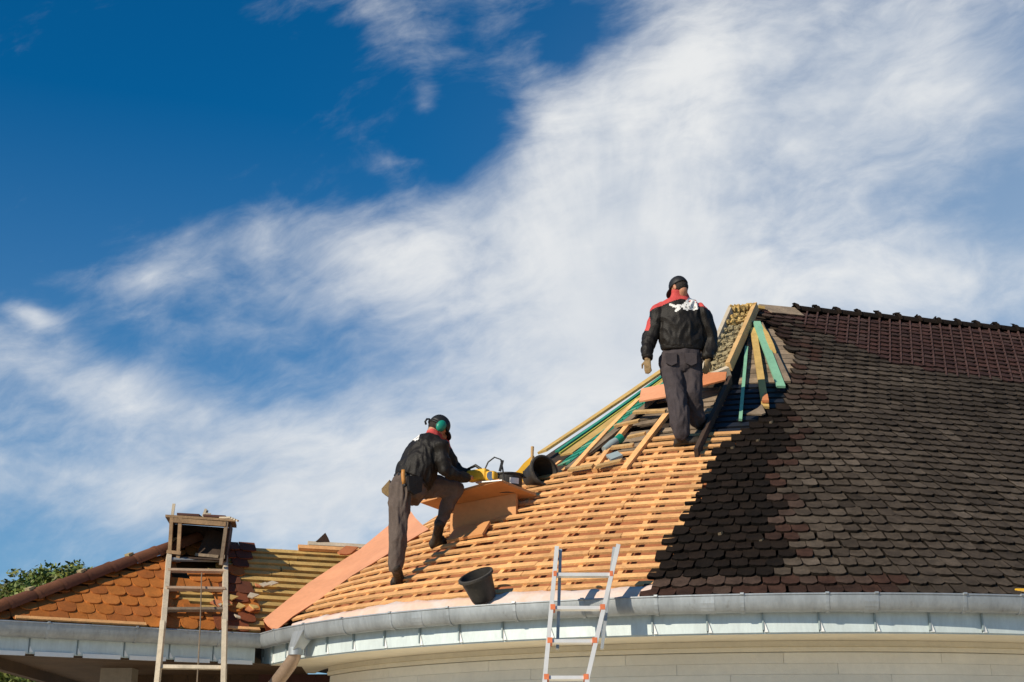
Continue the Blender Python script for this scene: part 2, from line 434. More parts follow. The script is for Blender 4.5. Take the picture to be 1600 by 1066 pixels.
def strip_along(mb, th0, th1, t, w, h0, hh, step=1.2, sag=0.):
    """a batten lying along a course: quads bent round the cone, w up the slope, from h0 to h0+hh proud"""
    n = max(2, int(abs(th1 - th0) / step) + 1); vs = []
    for i in range(n):
        th = th0 + (th1 - th0) * i / (n - 1); tt = t + sag * (i / (n - 1) - .5)
        for dt, h in ((-.5, h0), (-.5, h0 + hh), (.5, h0 + hh), (.5, h0)):
            vs.append(S(th, tt + dt * w / SLOPE, 0, h))
    fs = [(i * 4 + k, i * 4 + (k + 1) % 4, i * 4 + 4 + (k + 1) % 4, i * 4 + 4 + k) for i in range(n - 1) for k in range(4)]
    fs += [(3, 2, 1, 0), ((n - 1) * 4, (n - 1) * 4 + 1, (n - 1) * 4 + 2, (n - 1) * 4 + 3)]
    mb.add(vs, fs)
def strip_up(mb, th, t0, t1, w, h0, hh, th1=None):
    """a rafter or board lying up the slope"""
    th1 = th if th1 is None else th1; n = 4; vs = []
    for i in range(n + 1):
        t = t0 + (t1 - t0) * i / n; a = th + (th1 - th) * i / n; r = max(R0 * (1 - t), .2)
        da = math.degrees(w / 2 / r)
        for d, h in ((-da, h0), (-da, h0 + hh), (da, h0 + hh), (da, h0)): vs.append(S(a + d, t, 0, h))
    fs = [(i * 4 + k, i * 4 + (k + 1) % 4, i * 4 + 4 + (k + 1) % 4, i * 4 + 4 + k) for i in range(n) for k in range(4)]
    fs += [(3, 2, 1, 0), (n * 4, n * 4 + 1, n * 4 + 2, n * 4 + 3)]
    mb.add(vs, fs)
rng = random.Random(3)
# counter battens up the slope
for k in range(13):
    th = -67 + 4.25 * k + rng.uniform(-.3, .3)
    lo = .02
    for t in [x * .01 for x in range(2, 40)]:
        if th_left(t) < th: lo = t; break
    mb = MB(); strip_up(mb, th, lo, .43 - rng.random() * .02, .05, -.042, .0345); mb.build('counter_batten', M['batten'], roof)
# the battens themselves, in lengths
for i in range(1, 22):
    t = i * DT + .006; a, b = th_left(t), th_tile(t) + .6
    if i >= 20: a = -27
    th = a; first = True
    while th < b - .4:
        ln = math.degrees(rng.uniform(2.2, 4.2) / (R0 * (1 - t)))
        e = min(th + ln, b)
        if b - e < 2.0: e = b
        mb = MB(); dt = rng.uniform(-.0011, .0011)
        strip_along(mb, th, e - .06, t + dt, rng.uniform(.060, .078), -.006, .024, sag=rng.uniform(-.0012, .0012))
        mb.build('batten', M['batten'], roof); th = e
# old weathered boards left in place higher up, between the new boards and the worker
for i in range(20, 34):
    t = i * DT + .004; a = -37. + (i - 20) * .1; b = -15.5 if i < 27 else -18
    th = a
    while th < b - .5:
        e = min(th + rng.uniform(6, 12), b)
        if rng.random() > .12:
            mb = MB(); strip_along(mb, th, e - .15, t + rng.uniform(-.002, .002), rng.uniform(.10, .15), -.05, .022, sag=rng.uniform(-.003, .003)); mb.build('old_board', M['old_wood'], roof)
        th = e
# new rafters laid over them: px ends -> roof bearings
for (p, q, w_) in [((895, 738), (1000, 628), .075), ((930, 738), (986, 664), .07), ((976, 738), (1042, 652), .075)]:
    h0, h1 = hit(*p), hit(*q); mb = MB(); strip_up(mb, h0[0], h0[1], h1[1], w_, .0, .05, h1[0]); mb.build('rafter', M['batten'], roof)
for (p, q, w_) in [((893, 742), (930, 736), .07), ((966, 672), (1003, 664), .06), ((938, 735), (976, 726), .07), ((958, 708), (992, 704), .06), ((990, 655), (1040, 653), .065), ((985, 690), (1012, 684), .05)]:
    h0, h1 = hit(*p), hit(*q); mb = MB(); strip_along(mb, h0[0], h1[0], h0[1], w_, .052, .03, sag=h1[1] - h0[1]); mb.build('crosspiece', M['wood'], roof)
# long boards lying up the skyline: bearings fan out towards the top
for nm, mt, p, q, w_, h_, hh in [('sheathing_board', 'yellow_wood', (848, 708), (1034, 582), .20, .0, .03), ('green_strip', 'green_wood', (872, 708), (1034, 592), .085, .012, .022),
                             ('lime_strip', 'lime_wood', (876, 711), (1034, 597), .03, .012, .02), ('sheathing_board', 'yellow_wood', (886, 712), (1034, 602), .20, .005, .02),
                             ('green_strip', 'green_wood', (884, 728), (1036, 606), .15, .012, .022), ('sheathing_board', 'old_wood', (890, 733), (1020, 628), .12, .01, .02)]:
    h0, h1 = hit(*p), hit(*q)
    mb = MB(); strip_up(mb, h0[0], h0[1], h1[1] + .1, w_, h_, hh, h1[0] + (h1[0] - h0[0]) * .45); mb.build(nm, M[mt], roof)
# little battens nailed across the wide green strip
h0, h1 = hit(884, 728), hit(1036, 606)
for k in range(15):
    f = k / 14; t = h0[1] + (h1[1] - h0[1]) * f; th = h0[0] + (h1[0] - h0[0]) * f
    d = math.degrees(.06 / (R0 * (1 - t))); mb = MB(); strip_along(mb, th - d, th + d, t, .03, .036, .010, sag=.012); mb.build('cleat', M['green_wood'] if k % 3 else M['mint_wood'], roof)
# black slats on the bare patch left of the tiles
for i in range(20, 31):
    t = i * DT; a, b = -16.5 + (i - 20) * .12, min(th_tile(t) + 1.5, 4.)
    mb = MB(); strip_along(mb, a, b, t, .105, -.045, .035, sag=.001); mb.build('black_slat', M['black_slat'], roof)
# brown boards above them
for i in range(31, 43):
    t = i * DT; a, b = -13., min(th_tile(t) + 2.5, 11)
    mb = MB(); strip_along(mb, a, b, t, .155, -.05, .03 + rng.random() * .01); mb.build('old_board', M['old_wood'], roof)

# ---- the dark tiles
def tile_mesh(name, wd, ln, th, tip, mat, col, n=8, warp=0., seed=0, edge=None):
    """beaver-tail tile: x across, y up the roof (tip at y=0), z proud"""
    r = random.Random(seed)
    pts = [(-wd / 2, ln), (-wd / 2, tip)] + [(-wd / 2 * math.cos(math.pi * k / n), tip * (1 - math.sin(math.pi * k / n) ** .8)) for k in range(1, n)] + [(wd / 2, tip), (wd / 2, ln)]
    pts = [(x + r.uniform(-1, 1) * warp, y + (r.uniform(-1, 1) * warp if y < ln else 0)) for x, y in pts]
    mb = MB(); m = len(pts)
    mb.add([(x, y, 0) for x, y in pts] + [(x, y, th + r.uniform(-1, 1) * warp * .5) for x, y in pts],
           [tuple(range(m - 1, -1, -1)), tuple(range(m, 2 * m))] + [(i, (i + 1) % m, (i + 1) % m + m, i + m) for i in range(m)], col)
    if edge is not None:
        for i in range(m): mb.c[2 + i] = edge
    return mb
def frame(p, up, n, yaw=0., tilt=0.):
    x = up.cross(n).normalized(); m = Matrix((x, up, n)).transposed().to_4x4()
    m.translation = p
    return m @ Matrix.Rotation(yaw, 4, 'Z') @ Matrix.Rotation(tilt, 4, 'X')
PW = .166
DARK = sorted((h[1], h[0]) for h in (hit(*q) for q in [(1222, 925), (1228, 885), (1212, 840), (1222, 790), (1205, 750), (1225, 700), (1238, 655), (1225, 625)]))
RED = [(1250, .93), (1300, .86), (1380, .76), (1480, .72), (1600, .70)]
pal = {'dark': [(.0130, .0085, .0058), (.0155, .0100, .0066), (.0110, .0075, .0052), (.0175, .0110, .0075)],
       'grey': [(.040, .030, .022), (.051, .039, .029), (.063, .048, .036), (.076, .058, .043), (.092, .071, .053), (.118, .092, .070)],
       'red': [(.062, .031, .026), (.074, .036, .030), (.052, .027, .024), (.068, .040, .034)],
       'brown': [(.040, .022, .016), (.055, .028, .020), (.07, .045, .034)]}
tiles = []
for i in range(0, NROW - 1):
    t = i * DT
    stag = .5 * (i % 2) if t < .56 else 0.
    for k in range(0, 70):
        wd = (k + stag + .5) * PW + rng.uniform(-.004, .004)
        th, uu = Wt(wd, t)
        if uu > 7.2: break
        if th < th_tile(t) + rng.uniform(-.15, .25): continue
        n = Nrm(th); up = Up(th)
        p = S(th, t - .35 * DT, uu, .006 + rng.uniform(0, .006))
        d = p.y * cp_ + (p.z - CZ) * sp_; px = 800 + FPX * p.x / d; py = 533 - FPX * (-p.y * sp_ + (p.z - CZ) * cp_) / d
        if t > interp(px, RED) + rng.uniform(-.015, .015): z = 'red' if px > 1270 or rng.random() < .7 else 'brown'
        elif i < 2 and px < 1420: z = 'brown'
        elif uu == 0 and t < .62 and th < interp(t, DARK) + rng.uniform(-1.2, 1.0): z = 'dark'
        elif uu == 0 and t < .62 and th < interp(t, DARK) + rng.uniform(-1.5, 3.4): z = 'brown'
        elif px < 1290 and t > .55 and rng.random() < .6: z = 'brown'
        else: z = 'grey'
        tiles.append((px < 1615 and px > 900, d, p, up, n, z, t))
vis = sorted((q for q in tiles if q[0]), key=lambda q: q[1]); near = set(id(q) for q in vis[:300])
TM = {}
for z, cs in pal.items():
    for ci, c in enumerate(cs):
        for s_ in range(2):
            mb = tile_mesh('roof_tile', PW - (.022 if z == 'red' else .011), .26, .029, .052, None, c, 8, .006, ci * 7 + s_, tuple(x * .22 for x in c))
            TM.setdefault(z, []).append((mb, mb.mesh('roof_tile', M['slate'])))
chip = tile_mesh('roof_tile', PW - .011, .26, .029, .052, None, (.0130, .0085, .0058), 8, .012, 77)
for i in (6, 7, 8): chip.c[2 + i] = (.42, .30, .18)  # glint of light painted as a bright colour on the tip's edge
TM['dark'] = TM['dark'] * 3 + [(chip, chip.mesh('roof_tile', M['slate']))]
far = MB()
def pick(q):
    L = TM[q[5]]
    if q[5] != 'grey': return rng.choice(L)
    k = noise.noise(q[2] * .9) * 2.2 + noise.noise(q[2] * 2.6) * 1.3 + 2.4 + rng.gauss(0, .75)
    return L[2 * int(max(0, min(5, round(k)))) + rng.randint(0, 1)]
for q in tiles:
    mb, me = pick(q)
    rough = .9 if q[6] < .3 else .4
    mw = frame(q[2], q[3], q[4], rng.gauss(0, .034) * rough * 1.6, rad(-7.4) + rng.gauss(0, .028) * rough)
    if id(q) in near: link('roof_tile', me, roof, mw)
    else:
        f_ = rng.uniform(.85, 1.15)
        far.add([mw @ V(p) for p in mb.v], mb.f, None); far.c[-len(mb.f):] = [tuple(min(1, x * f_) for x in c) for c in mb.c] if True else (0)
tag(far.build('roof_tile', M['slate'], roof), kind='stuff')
# narrow strips over the straight joints of the upper, stacked courses
for k in range(3, 44):
    pts = []
    for j in range(13):
        px0 = None; t = .985 - j * .04
        th, uu = Wt(k * PW, t)
        if th < th_tile(t) + 1 or uu > 7.1: break
        px, py = 0, 0; p = S(th, t, uu, .034); d = p.y * cp_ + (p.z - CZ) * sp_; px = 800 + FPX * p.x / d
        if t < interp(px, RED) - .02: break
        pts.append((p, Nrm(th)))
    if len(pts) < 3: continue
    mb = MB(); vs = []
    for i, (p, n) in enumerate(pts):
        q = (pts[min(i + 1, len(pts) - 1)][0] - pts[max(i - 1, 0)][0]).normalized(); sd = q.cross(n).normalized()
        vs += [p - sd * .013 - n * .03, p - sd * .011, p + sd * .011, p + sd * .013 - n * .03]
    mb.add(vs, [(i * 4 + a, i * 4 + a + 1, i * 4 + 5 + a, i * 4 + 4 + a) for i in range(len(pts) - 1) for a in range(3)], (.085, .047, .040)); mb.build('joint_strip', M['slate'], roof)
# ridge: bare board first, then dark ridge caps
mb = MB(); mb.beam(S(TH1, 1) + V((.0, 0, -.03)), S(TH1, 1) + DIR * .62 + V((0, 0, -.03)), V((0, 0, 1)), .10, .05); mb.build('ridge_board', M['lime_wood'], roof)
mb = MB(); mb.slab([S(TH1, 1, .05, .02), S(TH1, 1, .62, .02), S(TH1, .955, .62, .03), S(TH1, .955, .12, .03)], Nrm(TH1) * .012); mb.build('ridge_membrane', M['old_wood'], roof)
for k in range(26):
    a = S(TH1, 1) + DIR * (.60 + .33 * k) + V((0, 0, -.045)); b = a + DIR * .36
    nrm = V((DIR.y, -DIR.x, 0)); mb = MB(); vs = []
    for p, r, dz_ in ((a, .105, .0), (a + DIR * .05, .118, .012), (a + DIR * .055, .105, .0), (b, .098, -.004)):
        vs += [p + nrm * (r * 1.15 * math.cos(math.pi * j / 8)) + V((0, 0, dz_ + r * math.sin(math.pi * j / 8))) for j in range(9)]
    mb.add(vs, [(i * 9 + j, i * 9 + j + 1, i * 9 + 10 + j, i * 9 + 9 + j) for i in range(3) for j in range(8)], rng.choice(pal['dark']))
    mb.add([a + DIR * .03 + V((0, 0, .13)) + V((rng.uniform(-.03, .03), 0, 0)) + o for o in [V((x * .028, y * .025, z_ * .012)) for z_ in (-1, 1) for y in (-1, 1) for x in (-1, 1)]],
           [(0, 2, 3, 1), (4, 5, 7, 6), (0, 1, 5, 4), (2, 6, 7, 3), (0, 4, 6, 2), (1, 3, 7, 5)], (.012, .009, .008))
    mb.build('ridge_tile', M['slate'], roof, 'auto')

# ---- wall, soffit, fascia, gutter
THW = -65.6; RW = 5.72; ZF0 = 2.815; ZF1 = 3.02
mb = MB(); sweep(mb, eave_path(RW - .06, 0, THW, TH1, 2., 8.), [(0, 0), (.03, 0), (.03, 2.72), (0, 2.72)]); wall = mb.build('wall', M['cream'], house)
for j in range(16):
    z = 2.645 - .1 * j; th = THW; off = (j % 3) * 5.
    while th < TH1 - .01:
        e = min(TH1, th + 15 + (off if th == THW else 0)); mb = MB()
        sweep(mb, eave_path(RW, z, th + .015, e - .015, 1.5, 8. if e == TH1 else 0), [(-.03, -.05), (.009, -.05), (.004, .0485), (-.03, .0485)]); mb.build('wall_board', M['siding'], wall); th = e
mb = MB(); sweep(mb, eave_path(RW, 0, THW - .3, TH1, 1.5, 8.), [(-.03, 2.70), (.025, 2.70), (.035, 2.74), (.02, 2.75), (.02, 2.80), (-.03, 2.80)]); mb.build('frieze_board', M['cream'], wall)
mb = MB(); sweep(mb, eave_path(0, 0, -78, TH1, 1.5, 8.), [(RW - .05, 2.802), (6.40, 2.802), (6.40, 2.83), (RW - .05, 2.83)]); mb.build('soffit', M['cream'], house)
mb = MB(); sweep(mb, eave_path(0, 0, -71, TH1, 1., 8.), [(6.36, ZF0 - .012), (6.405, ZF0 - .012), (6.405, 3.10), (6.36, 3.10)]); fas = mb.build('fascia', M['fascia'], house)
TH_F0 = -69.5; dthp = 4.42
for k in range(20):
    a = TH_F0 + dthp * k; b = a + dthp
    mb = MB(); ext = 0
    if b > TH1: b = TH1; ext = .12
    sweep(mb, eave_path(0, 0, a + .06, b - .03, 1.1, ext), [(6.407, ZF0), (6.424, ZF0), (6.420, 3.09), (6.407, 3.09)]); mb.build('fascia_panel', M['fascia'], fas)
    q = eave_path(6.42, 0, a, a + .3, .3)
    p, n = q[0]; tn = V((-n.y, n.x, 0)); mb = MB(); mb.box(p + n * .012 + V((0, 0, 2.935)), tn * .007, n * .016, V((0, 0, .10))); mb.build('fascia_seam', M['seam'], fas)
    mb = MB(); mb.slab([p + tn * .012 + V((0, 0, ZF0 + .003)), p + tn * .045 + V((0, 0, ZF0 + .003)), p + tn * .012 + V((0, 0, ZF0 + .10))], n * .018); mb.build('seam_tab', M['white_metal'], fas)
    if ext: break
for k in range(1, 14):
    q = eave_path(6.42, 0, TH1, TH1 + .1, .1)[0]; p = q[0] + DIR * (.12 + .5 * k); n = q[1]
    mb = MB(); mb.box(p - DIR * .25 + n * -.004 + V((0, 0, 2.95)), DIR * .246, n * .009, V((0, 0, .135))); mb.build('fascia_panel', M['fascia'], fas)
RG = 6.515; ZG = 3.125
gp = []
for k in range(11):
    a = math.pi * k / 10; gp.append((-.078 * math.cos(a), -.145 * math.sin(a) ** .8))
gin = [(x * .93, y * .95) for x, y in gp]
prof_g = gp + [(.088, .006), (.082, .018), (.070, .012)] + gin[::-1]
mb = MB(); sweep(mb, eave_path(RG, ZG, -66.5, TH1, 1., 8.), prof_g); gut = mb.build('gutter', M['zinc'], house, 'auto')
for th in [-60.8, -54, -47.5, -41, -34.5, -28, -22, -16, -9.3, -2.8, 1.0, 8., 12.8]:
    mb = MB(); q = eave_path(RG, ZG, th, th + .28, .28)
    sweep(mb, q, [(x * 1.05, y * 1.05 - .001) for x, y in gp] + [(.1, .01), (.095, .026), (.07, .024)] + [(x * 1.005, y * 1.005) for x, y in gp[::-1]]); mb.build('gutter_bracket', M['zinc'], gut)
for th in [-38.3, -12.4, 0.2]:
    mb = MB(); q = eave_path(RG, ZG, th, th + 1.1, .5)
    sweep(mb, q, [(x * 1.03, y * 1.03 - .001) for x, y in gp] + [(x * 1.004, y * 1.004) for x, y in gp[::-1]]); mb.build('gutter_sleeve', M['zinc'], gut)
# outlet funnel, collar and swan-neck downpipe
th = hit(466, 985)[0]; q = eave_path(RG, ZG, th, th + 1, 1)[0]; o = q[0]; n = q[1]; tn = V((-n.y, n.x, 0)); mb = MB()
top = [o + tn * (a * .125) + n * (b * .085) + V((0, 0, -.05)) for a, b in ((-1, -1), (1, -1), (1, 1), (-1, 1))]
o2 = at(462, 1016, o.y + .02); 
bot = [o2 + tn * (a * .062) + n * (b * .06) for a, b in ((-1, -1), (1, -1), (1, 1), (-1, 1))]
mb.add(top + bot, [(0, 1, 5, 4), (1, 2, 6, 5), (2, 3, 7, 6), (3, 0, 4, 7), (4, 5, 6, 7), (3, 2, 1, 0)]); mb.build('outlet_funnel', M['zinc'], gut)
o3 = o2 + V((0, 0, -.11)); mb = MB(); mb.tube([o2 + V((0, 0, .03)), o2 + V((0, 0, -.05))], .078, 14); mb.build('pipe_collar', M['zinc'], gut, 'auto')
mb = MB(); mb.tube([o2 + V((0, 0, .0)), o2 + V((-.01, .02, -.06)), o2 + V((-.06, .07, -.14)), at(428, 1072, o2.y + .5), at(424, 1100, o2.y + .6), at(424, 1500, o2.y + .62)], [.066, .068, .074, .078, .072, .072], 14); mb.build('downpipe', M['pipe'], gut, 'auto')
# ------------------------------------------------------------------ porch wing on the left
K = V((-5.5, 15.0, 3.15)); J = V((-2.90, 16.58, 3.15))
P2 = at(566, 860, 18.42); P1 = at(400, 851, 18.0); P0 = P1 + (P1 - P2) * .5
porch = empty('porch_wing', (K + J) / 2 - V((0, 0, 3.15)), 'low porch wing with orange scalloped tiles on the left, half stripped to battens', 'house wing')
def WNr(s, q):
    n = (J - K).lerp(P2 - P0, q).cross((P0 - K).lerp(P2 - J, s)).normalized()
    return n if n.z > 0 else -n
def W(s, q, h=0.):
    p = K.lerp(J, s).lerp(P0.lerp(P2, s), q)
    return p + WNr(s, q) * h if h else p
def WF(s, q):
    """local up-slope direction and normal"""
    n = WNr(s, q); x = (J - K).lerp(P2 - P0, q).normalized(); return n.cross(x).normalized(), n
WN = WNr(.5, .5)
WL = ((P0 + P2) / 2 - (K + J) / 2).length
ED = (J - K).normalized(); BACK = V((-.09, .996, 0)); KB = K + BACK * 6.2
mb = MB()
Pr = P2 + (P2 - P0).normalized() * 1.5
gw = [W(-.02 + 1.14 * i / 10, -.01 + 1.01 * j / 8, -.11 + .10 * max(0., 1 - i / 2.)) for j in range(9) for i in range(11)]
mb.add(gw, [(j * 11 + i, j * 11 + i + 1, j * 11 + 12 + i, j * 11 + 11 + i) for j in range(8) for i in range(10)])
Kb = V((KB.x, KB.y, 3.1)); Jb = J + BACK * 4.4
mb.add([K + WN * .0, P0 + WN * .0, Kb], [(0, 1, 2)])
mb.add([P0 + WN * -.05, Pr + WN * -.05, V((Jb.x, Jb.y, 3.1)), Kb], [(0, 1, 2, 3)])
proof = mb.build('roof', M['brown_deck'], porch)
def wrow(s_px0, q): pass
L_at = lambda q: (W(1, q) - W(0, q)).length
NR = 10; DQ = 1. / NR
cl = [(.40, .130, .024), (.43, .145, .028), (.36, .115, .022), (.45, .155, .034), (.39, .125, .028), (.32, .10, .022)]
ctm = []; cts = []
for ci, c in enumerate(cl):
    for s_ in range(2):
        mb = tile_mesh('clay_tile', .200, .27, .015, .10, None, c, 8, .003, 40 + ci * 5 + s_); ctm.append(mb.mesh('clay_tile', M['clay'])); mb = tile_mesh('clay_tile', .200, .17, .015, .10, None, c, 8, .003, 40 + ci * 5 + s_); cts.append(mb.mesh('clay_tile', M['clay']))
dk = [tile_mesh('clay_tile', .200, .27, .015, .06, None, c, 8, .003, 90 + i).mesh('clay_tile', M['clay']) for i, c in enumerate([(.15, .045, .02), (.19, .055, .022), (.12, .04, .02)])]
upw = (P1 - (K + J) / 2); upw = (upw - WN * upw.dot(WN)).normalized()
def pxy(p):
    d = p.y * cp_ + (p.z - CZ) * sp_; return 800 + FPX * p.x / d, 533 - FPX * (-p.y * sp_ + (p.z - CZ) * cp_) / d
for i in range(NR):
    q = i * DQ; L = L_at(q); n = int(L / .204) + 2
    for k in range(n):
        s = ((k + .5 * (i % 2)) * .204 + .05) / L
        # columns are counted from a vertical line so that they stack
        p = W(0, 0) ; base = ED * ((k + .5 * (i % 2) - 2) * .204)
        x = (k + .5 * (i % 2)) * .204
        # foot of this row on the hip
        p0 = W(0, q); off = (p0 - K).dot(ED); kk = math.ceil((off - .06) / .204 - .5 * (i % 2)); x = (kk + k + .5 * (i % 2)) * .204 - off
        s = x / L
        if s > 1: break
        p = W(s, q - .1 * DQ, .012 + rng.uniform(0, .006)); px, py = pxy(p)
        edge = 392 + rng.uniform(-7, 7) if q < .93 else 372
        if px > edge: break
        me = rng.choice(ctm)
        if 283 < px < 352:
            if rng.random() < (.34 if py > 900 else .6): continue
        elif px >= 352: me = rng.choice(dk) if rng.random() < .8 else me
        elif px < 60 and rng.random() < .5: me = rng.choice(ctm[6:])
        if x < .36: me = cts[ctm.index(me)] if me in ctm else me
        if x < .04: continue
        j_ = 1. if not 280 < px < 355 else 3.5
        uw_, nw_ = WF(s, q); link('clay_tile', me, proof, frame(p, uw_, nw_, rng.gauss(0, .02) * j_, rad(-5) + rng.gauss(0, .012) * j_))
# battens, bare on the right and showing in the gaps
for i in range(0, 15):
    q = (i + .5) / 14.4; L = L_at(q)
    if q > 1: break
    for (xa, xb) in ((.36, .70), (.70, 1.0)):
        a, b = W(xa + rng.uniform(-.02, .0), q, -.022), W(min(xb, 1) - .004 - rng.uniform(0, .012), q, -.022)
        mb = MB(); mb.beam(a, b, WN, .075 if i % 3 else .065, .04); mb.build('batten', M['wing_batten'], proof)
for s in (.50, .66, .80, .91):
    mb = MB(); mb.beam(W(s, .02, -.057), W(s + (.02), .985, -.057), WN, .075, .03); mb.build('counter_batten', M['wing_batten'], proof)
# ridge boards
mb = MB(); mb.beam(W(.64, 1.02, .02), W(1.02, 1.02, .02), WN, .09, .05); mb.build('ridge_board', M['pale_wood'], proof)
mb = MB(); mb.beam(W(.62, .965, .03), W(1.0, .965, .03), WN, .085, .04); mb.build('ridge_board', M['batten'], proof)
mb = MB(); p = W(.68, 1.03, .06); mb.slab([p, p + V((.17, .08, 0)), p + V((.15, .07, .05)), p + V((.11, .06, .12)), p + V((.03, .02, .03))], V((-.02, .05, .0))); mb.build('broken_ridge_tile', M['dark_wood'], proof)
# eave strip
mb = MB(); mb.beam(W(.10, .004, .035), W(.56, .004, .035), WN, .05, .02); mb.build('eave_batten', M['batten'], proof)
mb = MB(); mb.beam(W(.84, .02, .03), W(.99, .02, .03), WN, .05, .02); mb.build('eave_batten', M['batten'], proof)
# broken bits in the stripped bay under the box
for k in range(16):
    px, py = rng.choice([(300, 960), (340, 962), (315, 945), (330, 915), (300, 946), (360, 950), (370, 965), (355, 940)]); px += rng.uniform(-14, 14); py += rng.uniform(-5, 5)
    q = (975 - py) / 125.; s = (px + 20) / 440 - .02; p = W(s, max(.02, q), .06)
    mb = MB(); a = rng.uniform(0, 3); d = (ED * math.cos(a) + upw * math.sin(a)); e = WN.cross(d)
    mb.slab([p, p + d * rng.uniform(.05, .12), p + d * .06 + e * rng.uniform(.05, .09), p + e * .05 - d * .02], WN * .016)
    mb.build('tile_shard', rng.choice([M['clay_sheet'], M['pale_wood'], M['wing_batten']]), proof)
# hip tiles, half barrels with a collar
nh = 9
for k in range(nh):
    a = K.lerp(P0, k / nh - .03) + V((0, 0, .02)); b = K.lerp(P0, (k + 1.10) / nh - .03) + V((0, 0, .035)); d = (b - a).normalized()
    sd = d.cross(V((0, 0, 1))).normalized(); u_ = sd.cross(d); mb = MB(); vs = []
    for f, r in ((0, .112), (.12, .116), (.121, .106), (.93, .098), (1, .098)):
        p = a.lerp(b, f); vs += [p + sd * (r * math.cos(math.pi * j / 10)) + u_ * (r * 1.05 * math.sin(math.pi * j / 10)) for j in range(11)]
    mb.add(vs, [(i * 11 + j, i * 11 + j + 1, i * 11 + 12 + j, i * 11 + 11 + j) for i in range(4) for j in range(10)], rng.choice([(.17, .065, .03), (.14, .055, .03), (.20, .08, .04)]))
    mb.build('hip_tile', M['clay'], proof, 'auto')
    if k % 2 == 0:
        mb = MB(); p = a + u_ * .12; mb.box(p, d * .04, sd * .035, u_ * .018); mb.build('mortar_lump', M['mortar'], proof)
# fascia, gutter, soffit, posts, back wall
OUT = V((ED.y, -ED.x, 0))
Kf = K - OUT * .10; Jf = J - OUT * .10
mb = MB(); mb.slab([V((Kf.x, Kf.y, 2.80)), V((Jf.x, Jf.y, 2.80)), V((Jf.x, Jf.y, 3.08)), V((Kf.x, Kf.y, 3.08))], -OUT * .03); pf = mb.build('fascia', M['fascia'], porch)
Lf = (Jf - Kf).length; npan = 6
for k in range(npan):
    a = Kf + ED * (Lf * k / npan + .006); b = Kf + ED * (Lf * (k + 1) / npan - .006)
    mb = MB(); mb.beam(V((a.x, a.y, 2.95)) + OUT * .008, V((b.x, b.y, 2.95)) + OUT * .008, V((0, 0, 1)), .014, .25); mb.build('fascia_panel', M['fascia'], pf)
    mb = MB(); mb.beam(V((a.x, a.y, 2.822)) + OUT * .022 + ED * .06, V((b.x, b.y, 2.822)) + OUT * .022 - ED * .03, V((0, 0, 1)), .022, .045); mb.build('fascia_lip', M['white_metal'], pf)
    mb = MB(); mb.box(V((a.x, a.y, 2.93)) + OUT * .016, ED * .005, OUT * .009, V((0, 0, .10))); mb.build('fascia_seam', M['seam'], pf)
    mb = MB(); mb.slab([V((a.x, a.y, 2.84)) + OUT * .016, V((a.x, a.y, 2.84)) + ED * .04 + OUT * .016, V((a.x, a.y, 2.90)) + OUT * .016], OUT * .012); mb.build('seam_tab', M['white_metal'], pf)
mb = MB(); Ko = K - OUT * .012; Jo = J - OUT * .012 + ED * .02
sweep(mb, [(V((p.x, p.y, ZG)), OUT) for p in (Ko - ED * .3, Ko, (Ko + Jo) / 2, Jo)], prof_g); pg = mb.build('gutter', M['zinc'], porch, 'auto')
for f in (.21, .52, .83):
    p = Ko.lerp(Jo, f); mb = MB(); sweep(mb, [(V((q.x, q.y, ZG)), OUT) for q in (p, p + ED * .025)], [(x * 1.05, y * 1.05 - .001) for x, y in gp] + [(.1, .01), (.095, .026), (.07, .024)] + [(x * 1.005, y * 1.005) for x, y in gp[::-1]]); mb.build('gutter_bracket', M['zinc'], pg)
mb = MB()
Ks = V((Kf.x, Kf.y, 2.80)); Js = V((Jf.x + .5, Jf.y + .3, 2.80)); Kb2 = Ks + BACK * 4.8; Jb2 = Js + BACK * 4.4
for k in range(22):
    f0, f1 = k / 22, (k + 1) / 22 - .004
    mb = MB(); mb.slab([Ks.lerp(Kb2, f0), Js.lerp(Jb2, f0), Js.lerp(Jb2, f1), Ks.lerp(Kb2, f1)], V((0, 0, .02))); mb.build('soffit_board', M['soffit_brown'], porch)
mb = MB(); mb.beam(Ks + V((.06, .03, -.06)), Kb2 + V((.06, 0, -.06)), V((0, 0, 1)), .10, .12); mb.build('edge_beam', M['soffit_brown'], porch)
# post and dark back wall
pp = at(186, 1060, 17.3); mb = MB(); mb.beam(V((pp.x, pp.y, 0)), V((pp.x, pp.y, 2.80)), V((0, 1, 0)), .37, .30); mb.build('post', M['post'], porch)
a = at(205, 1060, 18.4); b = at(560, 1060, 18.2)
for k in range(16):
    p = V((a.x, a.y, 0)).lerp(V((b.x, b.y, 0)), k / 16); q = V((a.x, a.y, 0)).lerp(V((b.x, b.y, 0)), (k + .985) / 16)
    mb = MB(); mb.slab([p, q, q + V((0, 0, 2.8)), p + V((0, 0, 2.8))], V((0, .04 + .004 * (k % 2), 0))); mb.build('wall_board', M['dark_red'] if k > 8 else M['soffit_brown'], porch)
